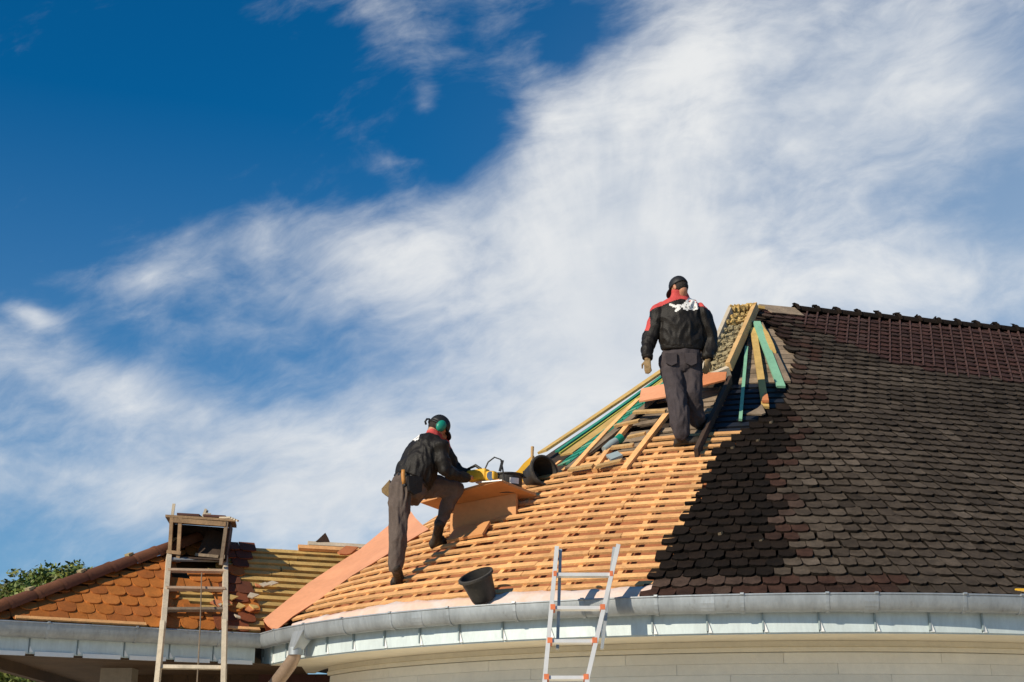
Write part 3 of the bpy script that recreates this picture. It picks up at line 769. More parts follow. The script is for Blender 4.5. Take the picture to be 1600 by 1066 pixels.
# valley sheet between wing and house
lft = [at(411, 972, 16.62), at(438, 950, 16.95), at(480, 916, 17.3), at(525, 886, 17.8), at(562, 862, 18.2), at(610, 822, 18.75), at(640, 800, 19.1)]
rgt = [hit(428, 988)[2], hit(452, 968)[2], hit(490, 944)[2], hit(545, 904)[2], hit(585, 880)[2], hit(636, 848)[2], hit(664, 832)[2]]
mb = MB(); vs = []
for l, r in zip(lft, rgt):
    r = r + V((.05, -.07, .03)); l = l + V((0, 0, .03)); vs.append(l + V((.04, .06, -.16)))
    for f, sg in ((0, .0), (.33, .03), (.66, .03), (1, 0)): vs.append(l.lerp(r, f) - V((0, 0, sg)))
vs2 = [p + V((.0, .01, -.012)) for p in vs]; n = len(vs)
fs = [(i * 5 + j, i * 5 + 5 + j, i * 5 + 6 + j, i * 5 + 1 + j) for i in range(len(lft) - 1) for j in range(4)]
mb.add(vs + vs2, fs + [tuple(x + n for x in f[::-1]) for f in fs] + [(i * 5, i * 5 + n, i * 5 + 5 + n, i * 5 + 5) for i in range(len(lft) - 1)] + [(i * 5 + 4, i * 5 + 9, i * 5 + 9 + n, i * 5 + 4 + n) for i in range(len(lft) - 1)])
mb.build('valley_sheet', M['orange_sheet'], porch, 'auto')
# one loose tile left on the ridge end
mb = MB(); p = W(.955, .90, .09); mb.slab([p + ED * x + upw * y for x, y in ((-.09, .14), (.085, .14), (.10, -.10), (.06, -.145), (-.03, -.14), (-.09, -.09))], WN * .02)
tag(mb.build('loose_tile', M['clay_sheet']), 'single orange clay tile lying at the right end of the bare wing battens', 'tile')
# ------------------------------------------------------------------ loose things on the roof
def lump(mb, o, ax, ay, az, seed=0, amp=.25, n=10, m=7, fr=2.2, col=None):
    """rough lump: rounded box with noise"""
    vs = []; o = V(o)
    for j in range(m + 1):
        th = math.pi * j / m
        for i in range(n):
            ph = 2 * math.pi * i / n
            d = [math.sin(th) * math.cos(ph), math.sin(th) * math.sin(ph), math.cos(th)]
            d = [math.copysign(abs(x) ** .55, x) for x in d]
            k = 1 + amp * noise.noise(V(d) * fr + V((seed * 3.1, seed * 1.7, 0)))
            vs.append(o + V(ax) * d[0] * k + V(ay) * d[1] * k + V(az) * d[2] * k)
    mb.add(vs, [(j * n + i, j * n + (i + 1) % n, (j + 1) * n + (i + 1) % n, (j + 1) * n + i) for j in range(m) for i in range(n)], col)
def rp(px, py, h=0.):
    x = hit(px, py); return S(x[0], x[1], 0, h)

# hip ladder of two rails, its bays packed with old mortar
TR = at(1181, 479, 19.0); TL = at(1143, 482, 18.85); BR = rp(1141, 592, .16); BL = BR + (TL - TR) * .98 + V((-.02, 0, -.0))
BL = at(1095, 591, BR.y - .02)
hl = empty('hip_frame', (BL + BR) / 2, 'timber frame with rows of old mortar running up to the roof peak', 'roof frame')
hn = (BR - BL).cross(TR - BR).normalized(); hn = hn if hn.z > 0 else -hn
mb = MB(); mb.beam(BL, TL, hn, .055, .10); mb.build('rail', M['pale_wood'], hl)
mb = MB(); mb.beam(BR, TR, hn, .060, .12); mb.build('rail', M['wood'], hl)
mb = MB(); mb.slab([BL - hn * .06, BR - hn * .06, TR - hn * .06, TL - hn * .06], -hn * .02); mb.build('backing_board', M['dark_wood'], hl)
for k in range(9):
    f = (k + .4) / 9.8; a = BL.lerp(TL, f); b = BR.lerp(TR, f); x = (b - a) * .5; upv = (TL - BL).normalized(); mb = MB()
    for q in range(4):
        c = a.lerp(b, (q + .5) / 4.) + hn * rng.uniform(-.02, .0) + upv * rng.uniform(-.015, .015)
        lump(mb, c, x.normalized() * .05, upv * .056, hn * .045, k * 5 + q, .6, 10, 7)
    mb.build('mortar_row', M['mortar'] if k < 7 else M['straw'], hl)
mb = MB()
for q in range(6): lump(mb, BL.lerp(TL, .97).lerp(BR.lerp(TR, .98), (q + .5) / 6) + hn * .01, V((.045, 0, 0)), V((0, .05, .02)), V((0, -.02, .05)), q, .8)
mb.build('straw_tuft', M['straw'], hl)
mb = MB(); a = at(1166, 478, 19.05); mb.beam(a, a + V((.26, .04, -.02)), V((0, 0, 1)), .05, .04); mb.build('cap_board', M['yellow_wood'], hl)
lo = V((0, 0, -.055)); mb = MB(); mb.beam(BL + lo, BR + lo, hn, .10, .12); mb.build('bottom_board', M['pale_wood'], hl)
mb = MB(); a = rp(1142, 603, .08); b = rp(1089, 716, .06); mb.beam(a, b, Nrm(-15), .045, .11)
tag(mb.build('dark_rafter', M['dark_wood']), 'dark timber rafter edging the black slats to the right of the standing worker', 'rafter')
def sheet(name, pxs, h, mat, label, cat='sheet', th=.012, wav=.0):
    mb = MB(); ps = [rp(x, y, hh) for (x, y), hh in zip(pxs, h)]
    mb.slab(ps, Nrm(-20) * th); return tag(mb.build(name, M[mat]), label, cat)
sheet('clay_sheet', [(1004, 643), (1046, 636), (1046, 615), (1008, 623)], (.12, .12, .12, .12), 'orange_sheet', 'small orange sheet lying left of the standing worker knees', 'sheet', .02)
sheet('clay_sheet', [(1084, 626), (1136, 612), (1138, 601), (1086, 603)], (.14, .14, .15, .15), 'clay_sheet', 'orange sheet under the foot of the mortar filled frame, right of the standing worker', 'sheet', .02)
# boards fanning down from the peak
fan = [('mint_wood', (1167, 548), (1157, 660), .040, .02, 'thin mint green batten standing over the black slats'),
       ('yellow_wood', (1177, 520), (1196, 642), .085, .03, 'yellow plank leading down from the peak onto the black slats'),
       ('mint_wood', (1182, 512), (1220, 612), .105, .05, 'wide mint green plank fanning down from the roof peak'),
       ('old_wood', (1187, 512), (1230, 602), .080, .03, 'weathered brown plank beside the wide mint green one')]
for mt, p, q, w_, h_, lb in fan:
    a, b = rp(*p, h_ + .03), rp(*q, h_ + .01); mb = MB(); mb.beam(a, b, Nrm(0), w_, .03)
    tag(mb.build('loose_plank', M[mt]), lb, 'plank', 'planks fanned out below the peak')
mb = MB(); ps = [rp(x, y, .06) for x, y in ((1188, 514), (1200, 530), (1208, 548), (1212, 560), (1203, 556), (1196, 540))]; mb.slab(ps, Nrm(0) * .03)
tag(mb.build('splintered_board', M['yellow_wood']), 'short splintered yellow board at the edge of the dark tiles near the peak', 'board')
mb = MB(); ps = [rp(x, y, .05) for x, y in ((1167, 655), (1190, 656), (1196, 654), (1190, 640), (1184, 646))]; mb.slab(ps, Nrm(0) * .02)
tag(mb.build('bent_flashing', M['old_wood']), 'brown bent scrap at the lower tip of the yellow plank', 'scrap')
mb = MB(); ps = [rp(x, y, .07) for x, y in ((1190, 638), (1201, 638), (1199, 628), (1195, 625), (1192, 630))]; mb.slab(ps, Nrm(0) * .03)
tag(mb.build('clay_shard', M['clay_sheet']), 'small orange clay shard by the end of the yellow plank', 'shard')

# aluminium ladder at the gutter
def onplane(px, py, y0, z0, sl_):
    a, b = (px - 800) / FPX, (533 - py) / FPX
    ry, rz = cp_ - b * sp_, sp_ + b * cp_
    k = (y0 + sl_ * (CZ - z0)) / (ry - sl_ * rz)
    return V((a * k, ry * k, CZ + rz * k))
LP = lambda x, y: onplane(x, y, 12.86, 3.13, .30)
lad = empty('aluminium_ladder', V((.55, 11.95, 0)), 'pale aluminium ladder with orange rung caps leaning on the round gutter', 'ladder')
lt, lm, lb_ = LP(870, 856), LP(864.5, 951), LP(851, 1064); rt, rm, rb = LP(966, 853), LP(946, 951), LP(917, 1064)
lg = V((lb_.x - .05, 0, 0)); lg.y = 12.86 - .30 * 3.13; rg = V((rb.x + .05, lg.y, 0))
pn = V((0, -1, .30)).normalized()
for pts in ((lt, lb_, lg), (rt, rb, rg)):
    mb = MB(); mb.beam(pts[0], pts[1], pn, .038, .075); mb.beam(pts[1] + V((0, 0, .004)), pts[2], pn, .040, .077); mb.build('rail', M['alu'], lad)
for pts in ((lt, lm, .05), (rt, rm, -.05)):
    o_ = V((pts[2] * .7, .04, 0)); mb = MB(); mb.beam(pts[0] + o_ + V((0, .01, -.01)), pts[1] + o_ * 1.0 + V((0, .02, -.35)), pn, .028, .05); mb.build('inner_rail', M['zinc'], lad)
for y in (899, 951, 1003, 1060):
    f = (y - 856) / 208.; a = lt.lerp(lb_, f); b = rt.lerp(rb, f); a = LP(870 - 19 * f, y); b = LP(966 - 49 * f, y)
    d = (b - a).normalized(); mb = MB(); mb.beam(a, b, pn, .032, .045); mb.build('rung', M['alu'], lad)
    for p, s_ in ((a, 1), (b, -1)):
        mb = MB(); mb.beam(p + d * s_ * -.008, p + d * s_ * (.035 if y > 930 else .02), pn, .05, .082); mb.build('rung_cap', M['orange_cap'], lad)
k = lb_.z - .36
while k > .15:
    f = (lb_.z - k) / lb_.z; a = lb_.lerp(lg, f); b = rb.lerp(rg, f); mb = MB(); mb.beam(a, b, pn, .032, .045); mb.build('rung', M['alu'], lad); k -= .3

# wooden ladder up to the porch gutter, a second one lying on the porch roof, and the box at its top
def hitW(px, py, h=0.):
    """where the porch roof is seen -> s, q, point h proud of it"""
    best = None
    for j in range(-4, 104):
        q = j / 100.; lo_, hi_ = 0., 1.
        for _ in range(46):
            m_ = (lo_ + hi_) / 2
            if pxy(W(m_, q, h))[0] < px: lo_ = m_
            else: hi_ = m_
        e = abs(pxy(W(lo_, q, h))[1] - py)
        if best is None or e < best[0]: best = (e, lo_, q)
    return best[1], best[2], W(best[1], best[2], h)
WP = lambda x, y: onplane(x, y, 15.62, 3.13, .34)
wl = empty('wooden_ladder', V((-3.9, 14.5, 0)), 'weathered wooden ladder with missing rungs leaning on the porch gutter', 'ladder')
la, lb2 = WP(255, 972), WP(246, 1064); ra, rb2 = WP(351.5, 970), WP(349.5, 1064)
for a, b in ((la, lb2), (ra, rb2)):
    d = (b - a).normalized(); k = b.z / -d.z; mb = MB(); mb.beam(a, b + d * k, V((0, -1, .34)), .050, .09); mb.build('rail', M['pale_wood'], wl)
for k, y in enumerate((1042, 1090, 1130, 1170, 1210, 1250, 1290, 1330)):
    f = (y - 972) / 92.; a = WP(255 - 9 * f, y); b = WP(351.5 - 2 * f, y); mb = MB(); mb.beam(a, b + V((0, 0, -.01)), V((0, -1, .34)), .04, .036); mb.build('rung', M['pale_wood'], wl)
rl = empty('roof_ladder', hitW(305, 972)[2], 'wooden ladder lying flat on the porch roof below the open box', 'ladder')
HL = .075
def RL(x, y): return hitW(x, y, HL)[2]
for (x0, y0_, x1, y1_) in ((255, 974, 264, 868), (351, 974, 352, 872)):
    a, b = RL(x0, y0_), RL(x1, y1_); d = (a - b).normalized(); mb = MB(); mb.beam(a + d * .05, b, WN, .055, .08); mb.build('rail', M['pale_wood'], rl)
for y, mt, w_ in ((874, 'zinc', .03), (892, 'ladder_wood', .045), (920, 'ladder_wood', .05), (952, 'old_wood', .045)):
    f = (y - 868) / 106.; mb = MB(); mb.beam(RL(264 - 9 * f, y), RL(352 - f, y + 1), WN, .05, w_ * .8); mb.build('rung', M[mt], rl)
mb = MB(); a = RL(316, 896) + V((0, -.03, 0)); b = WP(309, 1066) + V((0, -.03, 0)); c_ = at(313, 975, 15.70); mb.tube([a, c_, b, V((b.x, b.y - .2, .02))], .007, 6)
tag(mb.build('hoist_rope', M['old_wood']), 'thin rope hanging down through the wooden ladder', 'rope')
by_ = hitW(308, 873, .10)[2].y - .03
bc = empty('hoist_box', at(307, 873, by_), 'old open fronted wooden box at the top of the roof ladder', 'box')
f_ = [at(x, y, by_) for x, y in ((262, 871), (353, 876), (361, 816), (265, 809))]   # BL BR TR TL
dep = V((-.10, .62, .03))
bk = [p + dep for p in f_]
bp = lambda nm, ps, off, mt: (lambda m_: m_.build(nm, M[mt], bc))(MB().slab(ps, off))
bp('side_board', [f_[0], bk[0], bk[3], f_[3]], V((.022, 0, 0)), 'dark_wood'); bp('side_board', [f_[1], bk[1], bk[2], f_[2]], V((-.022, 0, 0)), 'dark_wood')
bp('back_board', [bk[0], bk[1], bk[2], bk[3]], V((0, .02, 0)), 'dark_wood'); bp('floor_board', [f_[0], f_[1], bk[1], bk[0]], V((0, 0, .02)), 'dark_wood')
ov = V((.05, .0, 0)); up_ = V((0, 0, .004))
bp('lid_board', [f_[3] - ov + up_ - dep * .06, f_[2] + ov + up_ - dep * .06, bk[2] + ov + up_, bk[3] - ov + up_], V((0, 0, .03)), 'box_wood')
x_ = (f_[1] - f_[0]).normalized()
for p, q, o_ in ((f_[0], f_[3], .03), (f_[0], f_[3], .135), (f_[1], f_[2], -.05)):
    mb = MB(); mb.beam(p + x_ * o_ + V((0, -.03, -.06)), q + x_ * (o_ + .005) + V((0, -.03, -.004)), V((0, -1, 0)), .042, .04); mb.build('post', M['box_wood'] if o_ > 0 else M['old_wood'], bc)
mb = MB(); mb.beam(f_[3] + x_ * .06 + V((0, -.035, -.035)), f_[2] + V((0, -.035, -.035)) - x_ * .05, V((0, 0, 1)), .05, .055); mb.build('lintel', M['box_wood'], bc)
mb = MB(); mb.beam(f_[0] + x_ * .0 + V((0, -.06, .06)), f_[0] + x_ * .17 + V((0, -.06, .05)), V((0, 0, 1)), .03, .04); mb.build('cross_strip', M['box_wood'], bc)
pnl = [f_[0] + x_ * .30 + V((0, .18, .07)), f_[1] - x_ * .12 + V((0, .18, .06)), f_[2] - x_ * .16 + V((0, .42, -.06)), f_[3] + x_ * .38 + V((0, .42, -.05))]
bp('inner_panel', pnl, V((0, .02, 0)), 'dark_wood')
mb = MB(); mb.beam(pnl[0] + V((0, -.03, -.0)), pnl[1] + V((0, -.03, 0)), V((0, 0, 1)), .06, .035); mb.build('inner_ledge', M['old_wood'], bc)
topc = (f_[3] + f_[2]) / 2 + dep * .35
for k, (o_, c) in enumerate(((-.13, 'dark_red'), (.19, 'dark_red'))):
    mb = MB(); mb.box(topc + x_ * o_ + V((0, -.08, .058)), x_ * .135, V((0, .09, 0)), V((0, 0, .013))); tag(mb.build('flat_tile', M[c]), ('dark red flat tile on the box lid, left of the pale splinters', 'dark red flat tile on the box lid, right of the pale splinters')[k], 'tile', 'flat tiles lying on the hoist box lid')
mb = MB()
for k in range(7):
    p = topc + x_ * rng.uniform(-.01, .10) + V((0, rng.uniform(-.02, .06), .04)); mb.beam(p, p + V((rng.uniform(-.05, .05), 0, rng.uniform(.06, .14))), V((0, 1, 0)), .03, .012)
tag(mb.build('splinter_heap', M['pale_wood']), 'small heap of pale wood splinters on top of the hoist box', 'splinters')
mb = MB(); p = f_[3] + V((.02, .05, .03)); mb.beam(p, p + V((.01, 0, .15)), V((0, 1, 0)), .035, .015); tag(mb.build('upright_chip', M['pale_wood']), 'pale wood chip standing at the left corner of the hoist box lid', 'wood chip')
mb = MB()
for k in range(4): mb.beam(f_[2] + x_ * (-.14 + .05 * k) + V((0, 0, .045)), f_[2] + x_ * (-.02 + .03 * k) + V((.02, -.03, .05 - .012 * k)), V((0, 0, 1)), .035, .02)
tag(mb.build('wood_scrap', M['pale_wood']), 'broken pale wood scraps at the right corner of the hoist box lid', 'wood scraps')

# work platform: tilted board on a front panel
wb = empty('work_platform', rp(760, 815), 'orange board work platform with a front panel, standing on the battens beside the bending worker', 'platform')
bB = at(780, 752, 15.25); bA = at(657, 786, 15.85); bC = at(838, 775, 15.62); bD = bA + (bC - bB) * .75
mb = MB(); mb.slab([bB, bC, bD, bA], V((0, 0, .028))); mb.build('top_board', M['clay_board'], wb)
pr = hit(806, 803)[2]; pl = hit(703, 838)[2]
def under(p, q):
    """top of the panel: where a post on p meets the board"""
    n = (bC - bB).cross(bA - bB).normalized(); return V((p.x, p.y, p.z + ((bB - p).dot(n)) / n.z - .003))
mb = MB(); mb.slab([pr + V((0, 0, -.03)), pl + V((0, 0, -.03)), under(pl, 0), under(pr, 0)], V((.02, .03, 0))); mb.build('front_panel', M['clay_board'], wb)
ps = pr + V((.10, .62, .38)); mb = MB(); mb.slab([pr + V((.0, .034, .0)), ps, under(ps, 0), under(pr + V((0, .034, 0)), 0)], V((-.025, 0, 0))); mb.build('side_panel', M['clay_board'], wb)
n_b = (bC - bB).cross(bA - bB).normalized(); n_b = n_b if n_b.z > 0 else -n_b
def onboard(px, py):
    a, b = (px - 800) / FPX, (533 - py) / FPX; d = V((a, cp_ - b * sp_, sp_ + b * cp_)); o = V((0, 0, CZ)); q0 = bB + V((0, 0, .028))
    return o + d * ((q0 - o).dot(n_b) / d.dot(n_b))
bx = (bC - bB).normalized(); by = (bA - bB).normalized()
def onb(s, t, h=0.): return bB + (bC - bB) * s + (bA - bB) * t + V((0, 0, .028 + h))
# yellow power tool held by the left worker
pt = onb(.03, .22)
tl = empty('circular_saw', pt, 'yellow hand power tool with a cable loop held on the platform board', 'power tool')
mb = MB(); mb.beam(pt + V((-.16, .12, .105)), pt + V((.06, -.02, .105)), V((0, 0, 1)), .12, .13); bmh = mb.build('motor_housing', M['tool_yellow'], tl)
bv = bmh.modifiers.new('bevel', 'BEVEL'); bv.width = .03; bv.segments = 3
mb = MB(); mb.beam(pt + V((.04, 0, .085)), pt + V((.15, -.07, .075)), V((0, 0, 1)), .10, .11); g2 = mb.build('gear_case', M['tool_yellow'], tl); bv = g2.modifiers.new('bevel', 'BEVEL'); bv.width = .03; bv.segments = 3
mb = MB(); mb.lathe(pt + V((.09, -.10, .07)), V((.5, -.85, 0)), [(.0, 0), (.05, 0), (.05, .006), (0, .006)], 20); mb.build('blade', M['steel'], tl)
mb = MB(); mb.beam(pt + V((-.05, .03, .012)), pt + V((.24, -.1, .012)), V((0, 0, 1)), .13, .012); mb.build('base_plate', M['steel'], tl)
mb = MB(); mb.tube([pt + V((-.13, .10, .10)), pt + V((-.17, .12, .19)), pt + V((-.08, .06, .22)), pt + V((-.02, .02, .17))], .018, 8); mb.build('handle', M['black'], tl)
mb = MB(); mb.tube([pt + V((.02, .02, .16)), pt + V((.06, .02, .25)), pt + V((.13, 0, .30)), pt + V((.20, -.02, .27)), pt + V((.22, -.02, .17)), pt + V((.24, 0, .03))], .009, 6); mb.build('cable', M['cable'], tl)
mb = MB(); mb.beam(pt + V((.19, -.02, .14)), pt + V((.22, -.02, .26)), V((0, 1, 0)), .03, .03); mb.build('cable_grip', M['black'], tl)
# tub
def lathe_part(nm, o, ax, prof, mat, parent, n=28):
    mb = MB(); mb.lathe(o, ax, prof, n); return mb.build(nm, M[mat], parent, 'auto')
tb = onb(.74, .24, .0)
tub = empty('mortar_tub', tb, 'low black tub with a white label standing on the platform board', 'tub')
lathe_part('body', tb, (0, 0, 1), [(0, 0), (.15, 0), (.158, .03), (.168, .20), (.185, .21), (.185, .225), (.16, .225), (.15, .03), (0, .028)], 'rubber', tub)
mb = MB(); vs = []
for k in range(7):
    a = rad(-82 + 6.5 * k); d = V((math.cos(a), math.sin(a), 0)); vs += [tb + d * (.166 + .02 * (z - .03) / .2 * .5 + .001) + V((0, 0, z)) for z in (.10, .165)]
mb.add(vs, [(2 * k, 2 * k + 2, 2 * k + 3, 2 * k + 1) for k in range(6)]); mb.build('label', M['white_print'], tub)
for sx in (-1, 1):
    mb = MB(); mb.box(tb + V((sx * .19, -.02, .225)), (.02, 0, 0), (0, .035, 0), (0, 0, .035)); mb.build('handle', M['rubber'], tub)
# round bucket lying on its side by the tub, mouth towards the ladder
bo = rp(842, 752, .0); 
ax = V((.52, -.78, .18)).normalized(); o_ = at(846, 738, bo.y - .12) - ax * .08
b2 = empty('tipped_bucket', bo, 'dark rubber bucket lying on its side beside the tub with its mouth open', 'bucket')
lathe_part('body', o_ - ax * .14, ax, [(0, 0), (.12, 0), (.13, .02), (.168, .26), (.18, .265), (.18, .29), (.16, .29), (.118, .02), (0, .018)], 'rubber', b2)
lathe_part('rim', o_ - ax * .14, ax, [(.182, .245), (.188, .25), (.188, .293), (.168, .296)], 'rubber_in', b2)
# yellow scoop with an upright handle
so_ = rp(826, 752, .03); 
sc = empty('scoop', so_, 'yellow scoop with an upright wooden handle between the tub and the tipped bucket', 'scoop')
y0 = so_.y + .05
mb = MB(); mb.slab([at(804, 741, y0), at(818, 724, y0), at(831, 712, y0), at(833, 725, y0), at(828, 752, y0), at(812, 756, y0)], V((.03, .06, .01))); mb.build('blade', M['tool_yellow'], sc)
mb = MB(); mb.tube([at(831, 728, y0 - .02), at(832, 698, y0 + .0)], [.016, .019], 8); mb.build('handle', M['wood'], sc)
mb = MB(); mb.tube([at(822, 762, y0 - .2), at(824, 745, y0 - .2), at(830, 728, y0 - .18)], .016, 8); mb.build('hook', M['wood'], sc)
# bucket by the gutter
bo = rp(757, 938, .02); ax = V((-.10, -.30, .95)).normalized()
ax = V((-.34, -.40, .85)).normalized()
b1 = empty('leaning_bucket', bo, 'dark rubber bucket tilted over on the pale foil just above the gutter', 'bucket')
o1 = at(757, 936, bo.y - .05)
lathe_part('body', o1, ax, [(0, 0), (.115, 0), (.122, .02), (.155, .225), (.168, .23), (.168, .252), (.148, .252), (.11, .02), (0, .018)], 'rubber', b1)
lathe_part('rim', o1, ax, [(.170, .226), (.176, .232), (.176, .254), (.155, .258)], 'rubber_in', b1)
# loose board below the left worker's raised foot
a = rp(700, 846, .035); b = rp(766, 828, .035); mb = MB()
u_ = Up(-42) * .17; mb.slab([rp(701, 852, .03), rp(757, 842, .03), rp(770, 824, .05), rp(716, 833, .04)], Nrm(-42) * .03)
tag(mb.build('loose_board', M['clay_board']), 'orange board lying flat on the battens below the work platform', 'board')
# offcut scraps under the board
for k, (px, py, w_, hgt, lb) in enumerate(((711, 808, .05, .11, 'upright pale offcut leaning on the platform panel by the raised boot'), (708, 826, .11, .04, 'low pale offcut lying before the platform panel by the raised boot'))):
    o_ = rp(px, py + 4, .0); mb = MB(); mb.box(o_ + V((0, -.06, hgt / 2 + .02)), V((w_ / 2, .02, .02)), V((0, .02, 0)), V((.01, 0, hgt / 2))); tag(mb.build('wood_offcut', M['batten']), lb, 'offcut')
# teal tool
o_ = rp(960, 700, .06); d = (rp(972, 688, .06) - rp(946, 706, .06)); d.normalize()
tt = empty('grout_gun', o_, 'teal tipped grey tool lying on the old boards left of the standing worker', 'tool')
mb = MB(); mb.tube([o_ - d * .16, o_ - d * .02, o_ + d * .06], [.035, .05, .045], 12); mb.build('barrel', M['seam'], tt, 'auto')
mb = MB(); mb.tube([o_ + d * .06, o_ + d * .15, o_ + d * .17], [.05, .055, .03], 12); mb.build('tip', M['teal'], tt, 'auto')
sheet('dark_mat', [(950, 722), (968, 716), (976, 722), (958, 729)], (.06, .06, .06, .06), 'seam', 'small blue grey pad on the old boards below the teal tool', 'pad', .03)
# yellow bracket on the gutter at the right edge
p = S(14.6, .0, 0, .10) + V((.0, 0, .0)); p = at(1590, 930, 12.98); yb = empty('level_bracket', p, 'yellow plastic bracket on the gutter at the far right', 'bracket')
mb = MB(); mb.slab([p + V((x, 0, z)) for x, z in ((-.05, -.045), (.22, -.045), (.22, .06), (-.01, .06), (-.035, .02))], V((0, .05, 0))); mb.build('body', M['tool_yellow'], yb)
mb = MB(); mb.slab([p + V((x, -.006, z)) for x, z in ((-.02, -.03), (.20, -.03), (.20, .04), (.0, .04))], V((0, .005, 0))); mb.build('face_plate', M['yellow_wood'], yb)

# ------------------------------------------------------------------ trees behind the porch
def tree(name, base, hgt, cz, rx, rz, seed, label, n=6500, leaf=.115):
    r = random.Random(seed); root = empty(name, base, label, 'tree', 'trees behind the porch'); base = V(base)
    mb = MB(); top = base + V((r.uniform(-.2, .2), 0, cz + rz * .3)); mb.tube([base, base + V((.05, 0, cz * .4)), top], [.20, .15, .06], 9)
    for k in range(9):
        a = r.uniform(0, 6.28); s = base.lerp(top, r.uniform(.45, .9)); e = base + V((math.cos(a) * rx * .75, math.sin(a) * rx * .75, cz + r.uniform(-.5, .7) * rz)); mb.tube([s, s.lerp(e, .5) + V((0, 0, .15)), e], [.07, .045, .015], 6)
    mb.build('trunk', M['bark'], root, True)
    mb = MB(); blobs = []
    for k in range(70):
        while True:
            d = V((r.uniform(-1, 1), r.uniform(-1, 1), r.uniform(-1, 1) if k % 3 else r.uniform(.2, 1)))
            if .35 < d.length < 1: break
        blobs.append((base + V((d.x * rx * .72, d.y * rx * .72, cz + d.z * rz * .78)), r.uniform(.24, .36) * rx))
    for k in range(n):
        c, br = r.choice(blobs); d = V((r.gauss(0, 1), r.gauss(0, 1), r.gauss(0, 1))).normalized(); p = c + d * br * r.uniform(.6, 1.0)
        g_ = r.uniform(.55, 1.5); colr = (.105 * g_ * r.uniform(.8, 1.4), .145 * g_, .026 * g_)
        for q in range(16):
            o = p + V((r.gauss(0, .075), r.gauss(0, .075), r.gauss(0, .06))); x = V((r.gauss(0, 1), r.gauss(0, 1), r.gauss(0, .7))).normalized(); y = (d * .8 + V((r.gauss(0, 1), r.gauss(0, 1), r.gauss(0, 1)))).cross(x).normalized()
            l = leaf * r.uniform(.6, 1.2); mb.add([o - x * l * .55, o + y * l * .28, o + x * l * .6, o - y * l * .28], [(0, 1, 2, 3)], colr)
    me = bpy.data.meshes.new('crown'); me.from_pydata(mb.v, [], mb.f); ca = me.color_attributes.new('tcol', 'FLOAT_COLOR', 'CORNER')
    arr = np.ones((len(me.loops), 4), dtype=np.float32); arr[:, :3] = np.repeat(np.array(mb.c, dtype=np.float32), 4, axis=0); ca.data.foreach_set('color', arr.ravel()); me.materials.append(M['leaf'])
    link('crown', me, root)
tree('broad_tree', (-9.4, 30, 0), 6, 3.80, 2.15, 2.1, 4, 'bushy green tree rising over the left hip of the porch roof')
tree('broad_tree', (-11.9, 31, 0), 6, 3.6, 1.6, 2.1, 9, 'green tree at the left edge, its top just over the porch hip')
tree('broad_tree', (-10.2, 35.5, 0), 5, 2.9, 1.9, 1.8, 15, 'dark green tree seen under the porch soffit, behind the bushy one', 1500)
# ------------------------------------------------------------------ people
from mathutils.bvhtree import BVHTree
def ball(mb, c, r, n=14, m=9, ax=None):
    """ellipsoid; r a number or three half-axis vectors"""
    c = V(c); A_ = [V((r, 0, 0)), V((0, r, 0)), V((0, 0, r))] if not isinstance(r, (tuple, list)) else [V(x) for x in r]
    vs = []
    for j in range(m + 1):
        th = math.pi * j / m
        for i in range(n):
            ph = 2 * math.pi * i / n
            vs.append(c + A_[0] * math.sin(th) * math.cos(ph) + A_[1] * math.sin(th) * math.sin(ph) + A_[2] * math.cos(th))
    mb.add(vs, [(j * n + i, j * n + (i + 1) % n, (j + 1) * n + (i + 1) % n, (j + 1) * n + i) for j in range(m) for i in range(n)])
def limb(mb, pts, rs, n=12):
    """tapering limb through joints, rounded at each"""
    for p, r in zip(pts, rs): ball(mb, p, r)
    for i in range(len(pts) - 1): mb.tube([pts[i], pts[i + 1]], [rs[i], rs[i + 1]], n)
def loft(mb, secs, n=22):
    vs = []
    for c, a, b in secs:
        c, a, b = V(c), V(a), V(b)
        vs += [c + a * math.cos(2 * math.pi * k / n) + b * math.sin(2 * math.pi * k / n) for k in range(n)]
    m = len(secs)
    mb.add(vs, [(i * n + k, i * n + (k + 1) % n, (i + 1) * n + (k + 1) % n, (i + 1) * n + k) for i in range(m - 1) for k in range(n)] + [tuple(range(n))[::-1], tuple(range((m - 1) * n, m * n))])
def blob(mb, voxel, smooth=4, folds=0., fs=(9, 9, 5), seed=0):
    """fuses the shapes into one continuous skin; returns a plain mesh"""
    me = mb.mesh('tmp', None); o = bpy.data.objects.new('tmp', me); COL.objects.link(o)
    r = o.modifiers.new('r', 'REMESH'); r.mode = 'VOXEL'; r.voxel_size = voxel
    if smooth:
        s = o.modifiers.new('s', 'SMOOTH'); s.factor = .5; s.iterations = smooth
    dg = bpy.context.evaluated_depsgraph_get(); m2 = bpy.data.meshes.new_from_object(o.evaluated_get(dg)); bpy.data.objects.remove(o); bpy.data.meshes.remove(me)
    while m2.color_attributes: m2.color_attributes.remove(m2.color_attributes[0])
    m2.materials.clear()
    if folds:
        m2.update(); no = [v.normal.copy() for v in m2.vertices]
        for v_, n_ in zip(m2.vertices, no):
            q = V((v_.co.x * fs[0], v_.co.y * fs[1], v_.co.z * fs[2])) + V((seed, seed * 2, 0))
            q += V((noise.noise(q * .5), noise.noise(q * .5 + V((7, 0, 0))), 0)) * 1.2
            k = 1 - abs(noise.noise(q)) * 2.2
            v_.co += n_ * folds * (k - .45 + .5 * noise.noise(q * 2.3))
    m2.shade_smooth(); return m2
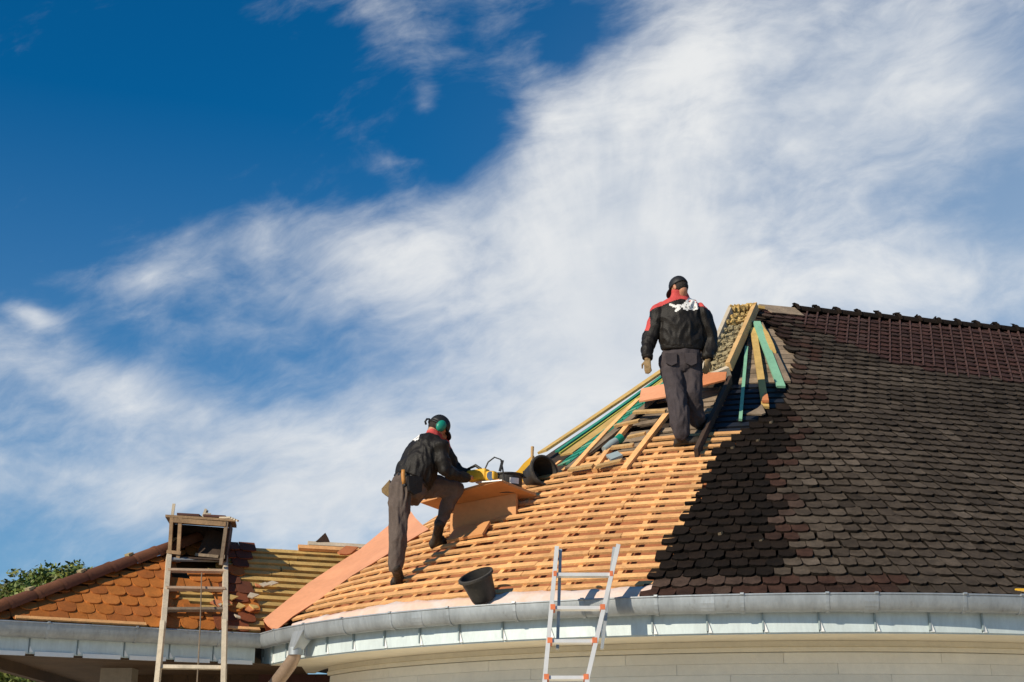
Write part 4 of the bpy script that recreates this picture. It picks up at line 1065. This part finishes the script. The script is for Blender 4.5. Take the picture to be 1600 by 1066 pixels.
def split(me, tests, offset=.0):
    """cuts faces out of a mesh by tests on (centre, normal); returns [rest, cut1, ...]"""
    vs = [v.co.copy() for v in me.vertices]; vn = [v.normal.copy() for v in me.vertices]; buckets = [[] for _ in range(len(tests) + 1)]
    for p in me.polygons:
        for i, t in enumerate(tests):
            if t(p.center, p.normal): buckets[i + 1].append(tuple(p.vertices)); break
        else: buckets[0].append(tuple(p.vertices))
    outm = []
    for i, b in enumerate(buckets):
        used = sorted({x for f in b for x in f}); ix = {u: k for k, u in enumerate(used)}
        m = bpy.data.meshes.new('part'); m.from_pydata([vs[u] + (vn[u] * offset if i else V((0, 0, 0))) for u in used], [], [tuple(ix[x] for x in f) for f in b]); m.update()
        if len(m.polygons): m.shade_smooth()
        outm.append(m)
    return outm
def put(name, me, mat, parent):
    me.materials.clear(); me.materials.append(M[mat]); return link(name, me, parent)
def hand(mb, wrist, fdir, pal, thumb, s=1., curl=.5):
    """palm and five fingers: fdir along the hand, pal out of the palm, thumb towards the thumb's side"""
    f, p_ = V(fdir).normalized(), V(pal).normalized(); sd = f.cross(p_).normalized(); 
    if sd.dot(V(thumb)) < 0: sd = -sd
    wrist = V(wrist); c = wrist + f * .05 * s
    ball(mb, c, (sd * .043 * s, f * .056 * s, p_ * .019 * s))
    for k, (o, l) in enumerate(((.031, .070), (.010, .080), (-.012, .074), (-.032, .058))):
        b = wrist + f * .085 * s + sd * o * s; d1 = (f + p_ * curl * .45 + sd * o * 1.5).normalized(); d2 = (f + p_ * curl * 1.5).normalized()
        j1 = b + d1 * l * .48 * s; j2 = j1 + d2 * l * .52 * s; limb(mb, [b - f * .02, j1, j2], [.0105 * s, .0098 * s, .0085 * s], 8)
    b = wrist + f * .035 * s + sd * .036 * s; j1 = b + (f * .5 + sd * .75 + p_ * .2).normalized() * .038 * s; j2 = j1 + (f * .9 + sd * .25 + p_ * .4).normalized() * .036 * s
    limb(mb, [b - sd * .012, j1, j2], [.014 * s, .0115 * s, .0095 * s], 8)
def head(mb, c, f, up, s=1.):
    c, f, up = V(c), V(f).normalized(), V(up).normalized(); up = (up - f * up.dot(f)).normalized(); sd = f.cross(up)
    ball(mb, c + up * .02 * s, (sd * .079 * s, f * .100 * s, up * .098 * s)); ball(mb, c + f * .025 * s - up * .055 * s, (sd * .060 * s, f * .072 * s, up * .072 * s))
    ball(mb, c + f * .088 * s - up * .105 * s, .020 * s)                                    # chin
    ball(mb, c + f * .112 * s - up * .028 * s, (sd * .014 * s, f * .024 * s, up * .026 * s)) # nose
    ball(mb, c + f * .090 * s + up * .018 * s, (sd * .055 * s, f * .014 * s, up * .013 * s)) # brow
    ball(mb, c + f * .088 * s - up * .070 * s, (sd * .026 * s, f * .013 * s, up * .011 * s)) # mouth
    for e in (-1, 1): ball(mb, c + sd * e * .082 * s - f * .008 * s - up * .015 * s, (sd * .012 * s, f * .022 * s, up * .034 * s))
    return f, up, sd
def eyes(c, f, up, sd, parent, s=1.):
    for e in (-1, 1):
        mb = MB(); ball(mb, c + f * .086 * s + sd * e * .032 * s + up * .0 * s, .012 * s, 10, 6); mb.build('eye', M['hair'], parent, True)
def boot(parent, heel, toe, ankle, w=.052):
    heel, toe, ankle = V(heel), V(toe), V(ankle); d = (toe - heel).normalized(); sd = d.cross(ankle - heel).normalized(); u_ = sd.cross(d).normalized(); L = (toe - heel).length
    mb = MB()
    loft(mb, [(heel + d * (-.01) + u_ * .05, sd * w * .7, u_ * .03), (heel + d * .03 + u_ * .065, sd * w, u_ * .055), (heel + d * L * .45 + u_ * .065, sd * w * 1.05, u_ * .052), (heel + d * L * .75 + u_ * .055, sd * w * 1.15, u_ * .04), (heel + d * L * .97 + u_ * .045, sd * w * .85, u_ * .026)], 16)
    limb(mb, [heel + d * .075 + u_ * .07, ankle + (ankle - heel) * .1], [.056, .056])
    b = put('boot', blob(mb, .010, 3, .003, (20, 20, 20)), 'boot', parent)
    mb = MB(); ps = [heel + d * x * L + sd * y * w for x, y in ((-.05, -.6), (.25, -.95), (.7, -1.2), (.95, -.8), (1.03, 0), (.95, .8), (.7, 1.2), (.25, .95), (-.05, .6), (-.08, 0))]
    mb.slab(ps, u_ * .028); mb.build('sole', M['sole'], b)
LOGO = ["..................####......",
        ".................######.....",
        "................###.####.##.",
        "...............###..######..",
        "..............###########.#.",
        "##...........##############.",
        "#####..####.####.####.#####.",
        ".##########################.",
        "...#######.####..#.##.##.##.",
        ".......####..###.##.###.####",
        "......####...##############.",
        ".....####.......##....##....",
        ".....##....................."]
def logo_test(x0, y0, wd, hg, facing, skew=0.):
    def t(c, n):
        if n.dot(facing) < .15: return False
        px, py = pxy(c); fy = (py - y0) / hg; fx = (px - x0 - skew * (py - y0)) / wd
        if not (0 <= fx < 1 and 0 <= fy < 1): return False
        return LOGO[int(fy * len(LOGO))][int(fx * len(LOGO[0]))] == '#'
    return t

# ---- the worker standing higher up, seen from behind
foot_a = rp(1056, 699, .012); foot_b = rp(1092, 672, .012)
w1 = empty('person', foot_a, 'man in dark jacket with red yoke and black cap climbing the roof, back turned', 'person', 'roofers at work')
hc = at(1061, 450, 15.72); hf = V((-.62, .72, -.42)); hu = V((-.15, .15, 1))
sk = MB(); f1, u1, s1 = head(sk, hc, hf, hu, 1.10)
nb = at(1063, 470, 15.76); limb(sk, [hc - u1 * .06 - f1 * .03, nb], [.062, .070])
P = lambda x, y, Y: at(x, y, Y)
hipL, kneeL, ankL = P(1047, 565, 15.83), P(1057, 622, 15.66), P(1062, 682, 15.60)
hipR, kneeR, ankR = P(1081, 565, 15.83), P(1081, 615, 15.74), P(1090, 660, 15.86)
shL, elL, wrL = P(1030, 489, 15.78), P(1015, 530, 15.78), P(1011.5, 561, 15.68)
shR, elR, wrR = P(1098, 491, 15.78), P(1110, 530, 15.84), P(1106, 562, 15.76)
limb(sk, [nb, P(1064, 500, 15.78), P(1065, 560, 15.82)], [.075, .12, .11])
for a, b, c in ((hipL, kneeL, ankL), (hipR, kneeR, ankR)): limb(sk, [P(1065, 560, 15.82), a, b, c], [.1, .09, .06, .045])
for a, b, c in ((shL, elL, wrL), (shR, elR, wrR)): limb(sk, [P(1064, 492, 15.78), a, b, c], [.08, .06, .045, .034])
hand(sk, wrL - V((0, 0, -.01)), V((-.02, -.05, -1)), V((.6, .8, 0)), V((.3, 1, 0)), 1.12, .35)
hand(sk, wrR - V((0, 0, -.01)), V((-.15, -.05, -1)), V((-.6, .8, 0)), V((-.3, 1, 0)), 1.12, .5)
bm_ = blob(sk, .0072, 2); body, glA, glB = split(bm_, [lambda c, n: (c - wrL).length < .24 and c.z < wrL.z and c.x < wrL.x + .12, lambda c, n: (c - wrR).length < .24 and c.z < wrR.z and c.x > wrR.x - .10])
bo_ = put('body', body, 'skin', w1)
put('work_glove', glA, 'glove', w1); put('work_glove', glB, 'glove', w1); eyes(hc, f1, u1, s1, w1, 1.1)
jk = MB()
BK = V((0, 1, .12)).normalized()
def tors(x, y, Y, a, b): return (P(x, y, Y), V((a, .02, 0)), BK * b)
loft(jk, [tors(1066, 547, 15.82, .205, .14), tors(1066, 543, 15.82, .255, .175), tors(1066, 530, 15.81, .272, .185), tors(1065, 510, 15.79, .268, .18), tors(1064, 494, 15.78, .272, .165), tors(1064, 482, 15.77, .262, .135), tors(1063.5, 474, 15.76, .215, .12), tors(1063, 467, 15.75, .145, .10), tors(1062, 460, 15.74, .100, .092), tors(1061, 455, 15.73, .086, .086)])
limb(jk, [P(1036, 485, 15.78), shL, elL, P(1012, 545, 15.72), wrL + V((0, 0, .045))], [.095, .102, .086, .080, .060])
limb(jk, [P(1092, 486, 15.78), shR, elR, P(1109, 548, 15.80), wrR + V((0, 0, .045))], [.095, .102, .088, .080, .062])
jm = blob(jk, .0085, 4, .018, (7, 7, 5), 3)
zy = P(1064, 465.5, 15.62).z; shx = P(1064, 472, 15.7).x
yoke = lambda c, n: c.z > zy - .34 * abs(c.x - shx)
patch = lambda c, n: n.x < -.45 and 496 < pxy(c)[1] < 517 and pxy(c)[0] < 1016
parts = split(jm, [logo_test(1046, 465.5, 46, 22, V((0, -1, .2))), yoke, patch], .0015)
put('jacket', parts[0], 'jacket', w1); put('back_print', parts[1], 'white_print', w1); put('shoulder_yoke', parts[2], 'red_cloth', w1); put('sleeve_patch', parts[3], 'red_cloth', w1)
mb = MB(); loft(mb, [tors(1066, 549, 15.82, .225, .155), tors(1066, 547, 15.82, .25, .172), tors(1066, 541, 15.82, .262, .180), tors(1066, 537, 15.82, .24, .165)]); put('jacket_hem', blob(mb, .010, 2, .003, (30, 30, 2)), 'jacket', w1)
tr = MB()
loft(tr, [(P(1065, 545, 15.82), V((.205, 0, 0)), BK * .145), (P(1065, 556, 15.82), V((.232, 0, 0)), BK * .165), (P(1064, 572, 15.81), V((.235, 0, 0)), BK * .155), (P(1064, 582, 15.80), V((.20, 0, 0)), BK * .11)])
limb(tr, [hipL, hipL.lerp(kneeL, .5), kneeL, P(1062, 650, 15.60), P(1063, 676, 15.60)], [.128, .122, .112, .112, .100])
limb(tr, [hipR, hipR.lerp(kneeR, .5), kneeR, kneeR.lerp(ankR, .5), ankR + V((0, 0, .03))], [.128, .122, .105, .1, .092])
put('trousers', blob(tr, .009, 4, .020, (8, 8, 4), 11), 'trousers', w1)
boot(w1, foot_a, rp(1096, 694, .012), ankL); boot(w1, foot_b, rp(1113, 656, .012), ankR)
def cap(parent, c, f, up, sd, s, brim=True):
    mb = MB(); vs = []; n, m = 22, 8
    for j in range(m + 1):
        th = (math.pi * .50) * j / m + .0
        for i in range(n):
            ph = 2 * math.pi * i / n; vs.append(c + up * (.012 + .118 * math.cos(th)) * s + (sd * .092 * math.cos(ph) + f * .112 * math.sin(ph)) * math.sin(th) ** .8 * s)
    mb.add(vs, [(j * n + i, j * n + (i + 1) % n, (j + 1) * n + (i + 1) % n, (j + 1) * n + i) for j in range(m) for i in range(n)])
    o = mb.build('cap', M['black'], parent, True); sm = o.modifiers.new('s', 'SOLIDIFY'); sm.thickness = .004
    if brim:
        mb = MB(); vs = []
        for k in range(11):
            a = math.pi * (k / 10); e = (sd * .086 * math.cos(a) + f * (.055 + .115 * math.sin(a) ** .7)) * s; vs += [c + up * .016 * s + e - up * .03 * math.sin(a) * s, c + up * .008 * s + e - up * .03 * math.sin(a) * s]
        mb.add(vs, [tuple(range(0, 22, 2)), tuple(range(1, 22, 2))[::-1]] + [(2 * k, 2 * k + 1, 2 * k + 3, 2 * k + 2) for k in range(10)] + [(20, 21, 1, 0)]); mb.build('brim', M['black'], o)
    return o
cap(w1, hc, f1, u1, s1, 1.12)
mb = MB(); ball(mb, hc - f1 * .022 - u1 * .01, (s1 * .093, f1 * .094, u1 * .082)); put('hair', blob(mb, .008, 1, .003, (60, 60, 60)), 'hair', w1)

for a_, b_, r_ in ((elL, wrL, .062), (elR, wrR, .064)):
    d_ = (b_ - a_).normalized(); mb = MB(); mb.lathe(b_ - d_ * .06, d_, [(r_ * .9, 0), (r_, .004), (r_, .05), (r_ * .85, .056)], 18); mb.build('cuff', M['jacket'], w1, True)
for x_, y_ in ((1049, 561), (1080, 561)):
    c_ = P(x_, y_, 15.635); mb = MB(); mb.slab([c_ + V((a, 0, b)) for a, b in ((-.065, .07), (.065, .07), (.062, -.05), (0, -.08), (-.062, -.05))], V((0, .03, .004))); mb.build('back_pocket', M['trousers'], w1)
# ---- the worker bending over the platform, seen from behind and the side
foot_c = rp(609, 916, .012); foot_d = rp(676, 858, .012)
w2 = empty('person', foot_c, 'man with green ear defenders leaning over the platform, one boot raised up the roof', 'person', 'roofers at work')
hc = at(685, 668, 15.28); hf = V((.76, .44, -.62)); hu = V((.45, .2, 1))
sk = MB(); f2, u2, s2 = head(sk, hc, hf, hu, 1.08)
nb = P(675, 683, 15.24); limb(sk, [hc - u2 * .05 - f2 * .03, nb], [.062, .072])
pel = P(640, 757, 15.18)
hR, kR, aR = P(627, 765, 15.10), P(622, 836, 15.02), P(618, 890, 15.03)
hL, kL, aL = P(652, 762, 15.30), P(710, 764, 15.46), P(686, 822, 15.50)
sR, eR, rR = P(689, 698, 15.05), P(694, 735, 15.04), P(731, 748, 15.20)
sL, eL, rL = P(690, 695, 15.45), P(708, 733, 15.55), P(742, 747, 15.52)
limb(sk, [nb, P(665, 705, 15.22), pel], [.075, .12, .11])
for a, b, c in ((hR, kR, aR), (hL, kL, aL)): limb(sk, [pel, a, b, c], [.1, .09, .06, .042])
for a, b, c in ((sR, eR, rR), (sL, eL, rL)): limb(sk, [P(670, 697, 15.24), a, b, c], [.08, .058, .044, .033])
tgt = pt + V((-.13, .10, .15))
hand(sk, rR, (tgt - rR), V((.2, .3, -1)), V((0, 1, .2)), 1.1, .8)
hand(sk, rL, V((.8, -.3, -.3)), V((0, -.2, -1)), V((-.1, -1, 0)), 1.1, .8)
bm_ = blob(sk, .0072, 2); put('body', bm_, 'skin', w2); eyes(hc, f2, u2, s2, w2, 1.08)
spv = (P(672, 690, 15.26) - P(643, 752, 15.18)).normalized(); sdv = V((.55, -.83, 0)); sdv = (sdv - spv * sdv.dot(spv)).normalized(); dpv = sdv.cross(spv).normalized()
jk = MB()
def T2(x, y, Y, a, b): return (P(x, y, Y), sdv * a, dpv * b)
loft(jk, [T2(644, 757, 15.18, .19, .15), T2(644, 752, 15.18, .25, .205), T2(650, 737, 15.19, .262, .215), T2(659, 717, 15.21, .262, .195), T2(667, 700, 15.23, .255, .17), T2(671, 690, 15.24, .215, .13), T2(675, 683, 15.25, .125, .095), T2(679, 676, 15.27, .085, .08)])
limb(jk, [P(680, 692, 15.12), sR, eR, P(713, 742, 15.12), rR - (rR - eR) * .1], [.09, .094, .078, .068, .054])
limb(jk, [P(684, 690, 15.38), sL, eL, rL - (rL - eL) * .12], [.09, .1, .082, .056])
jm = blob(jk, .0085, 4, .018, (8, 8, 5), 21)
ncol = P(677, 680, 15.25); 
yk = lambda c, n: (c - ncol).dot(spv) > -.035 - .0 * abs((c - ncol).dot(sdv)) and (c - P(689, 692, 15.05)).length > .10 and ((c - ncol).dot(spv) > -.0 or (c - ncol).dot(dpv) * (1 if dpv.x < 0 else -1) > -.07)
parts = split(jm, [logo_test(633, 671, 27, 20, V((-.6, -.5, .5)), -.35), yk], .0015)
put('jacket', parts[0], 'jacket', w2)
if len(parts[1].polygons): put('back_print', parts[1], 'white_print', w2)
put('collar', parts[2], 'red_cloth', w2)
tr = MB()
loft(tr, [T2(643, 748, 15.18, .20, .16), T2(641, 757, 15.18, .225, .185), T2(636, 768, 15.18, .225, .19), T2(634, 780, 15.19, .17, .15)])
limb(tr, [hR, P(624, 798, 15.06), kR, P(620, 864, 15.03), P(619, 886, 15.03)], [.135, .118, .096, .090, .074])
limb(tr, [hL, P(683, 760, 15.40), kL, P(697, 793, 15.50), P(688, 818, 15.50)], [.135, .122, .102, .080, .062])
put('trousers', blob(tr, .009, 4, .018, (8, 8, 4), 31), 'trousers_brown', w2)
boot(w2, foot_c + V((.02, .05, .02)), foot_c + V((.20, .12, .03)), aR); boot(w2, foot_d, rp(699, 846, .012), aL)
cap(w2, hc, f2, u2, s2, 1.12, True)
mb = MB(); ball(mb, hc - f2 * .025 - u2 * .005, (s2 * .092, f2 * .095, u2 * .088)); put('hair', blob(mb, .008, 1, .003, (60, 60, 60)), 'hair', w2)
for e in (-1, 1):
    c_ = hc + s2 * e * .105 - f2 * .012 - u2 * .012
    mb = MB(); ball(mb, c_, (s2 * .036, f2 * .056, u2 * .070)); e_ = mb.build('ear_defender', M['teal'], w2, True)
    mb = MB(); mb.lathe(c_ - s2 * e * .022, s2 * e, [(.040, -.012), (.060, -.006), (.062, .006), (.050, .016)], 18); mb.build('cushion', M['black'], e_, True)
mb = MB(); mb.tube([hc + (s2 * .112 * math.cos(a) - f2 * .125 * math.sin(a)) - u2 * .005 for a in [math.pi * k / 12 for k in range(13)]], .011, 7); mb.build('neck_band', M['black'], w2, True)
mb = MB(); q = hc - f2 * .10 - u2 * .01; mb.tube([q, q - f2 * .04 + u2 * .01, q - f2 * .062 - u2 * .01, q - f2 * .06 - u2 * .045, q - f2 * .03 - u2 * .065], .012, 7); mb.build('visor_hook', M['black'], w2, True)
# belt, pouches and the tool in the pouch
mb = MB(); loft(mb, [T2(642, 757, 15.18, .232, .19), T2(643, 752, 15.18, .232, .19)]); put('belt', blob(mb, .009, 1), 'black', w2)
mb = MB(); c_ = P(648, 759, 14.93); mb.slab([c_ + sdv * .0 + V((-.09, -.03, .10)), c_ + V((.06, .05, .10)), c_ + V((.05, .05, -.06)), c_ + V((-.02, .0, -.10)), c_ + V((-.075, -.03, -.06))], sdv * .05); mb.build('tool_pouch', M['jacket'], w2)
mb = MB(); c_ = P(601, 768, 15.22); mb.slab([c_ + V((.05, 0, .13)), c_ + V((.06, .0, -.07)), c_ + V((-.03, 0, -.01)), c_ + V((-.035, 0, .03))], V((.02, .16, 0))); mb.build('hip_pouch', M['glove'], w2)
hp = P(630, 745, 14.935); hm = empty('hand_tool', hp, 'orange wooden handled tool hanging from the belt of the bending worker', 'tool')
mb = MB(); mb.tube([hp + V((0, 0, .075)), hp + V((0, 0, .03)), hp + V((.005, 0, -.03)), hp + V((.01, 0, -.08))], [.020, .025, .024, .020], 10); mb.build('handle', M['tool_wood'], hm, True)
mb = MB(); mb.tube([hp + V((.01, 0, -.08)), hp + V((.03, 0, -.105))], [.020, .024], 8); mb.build('ferrule', M['black'], hm, True)
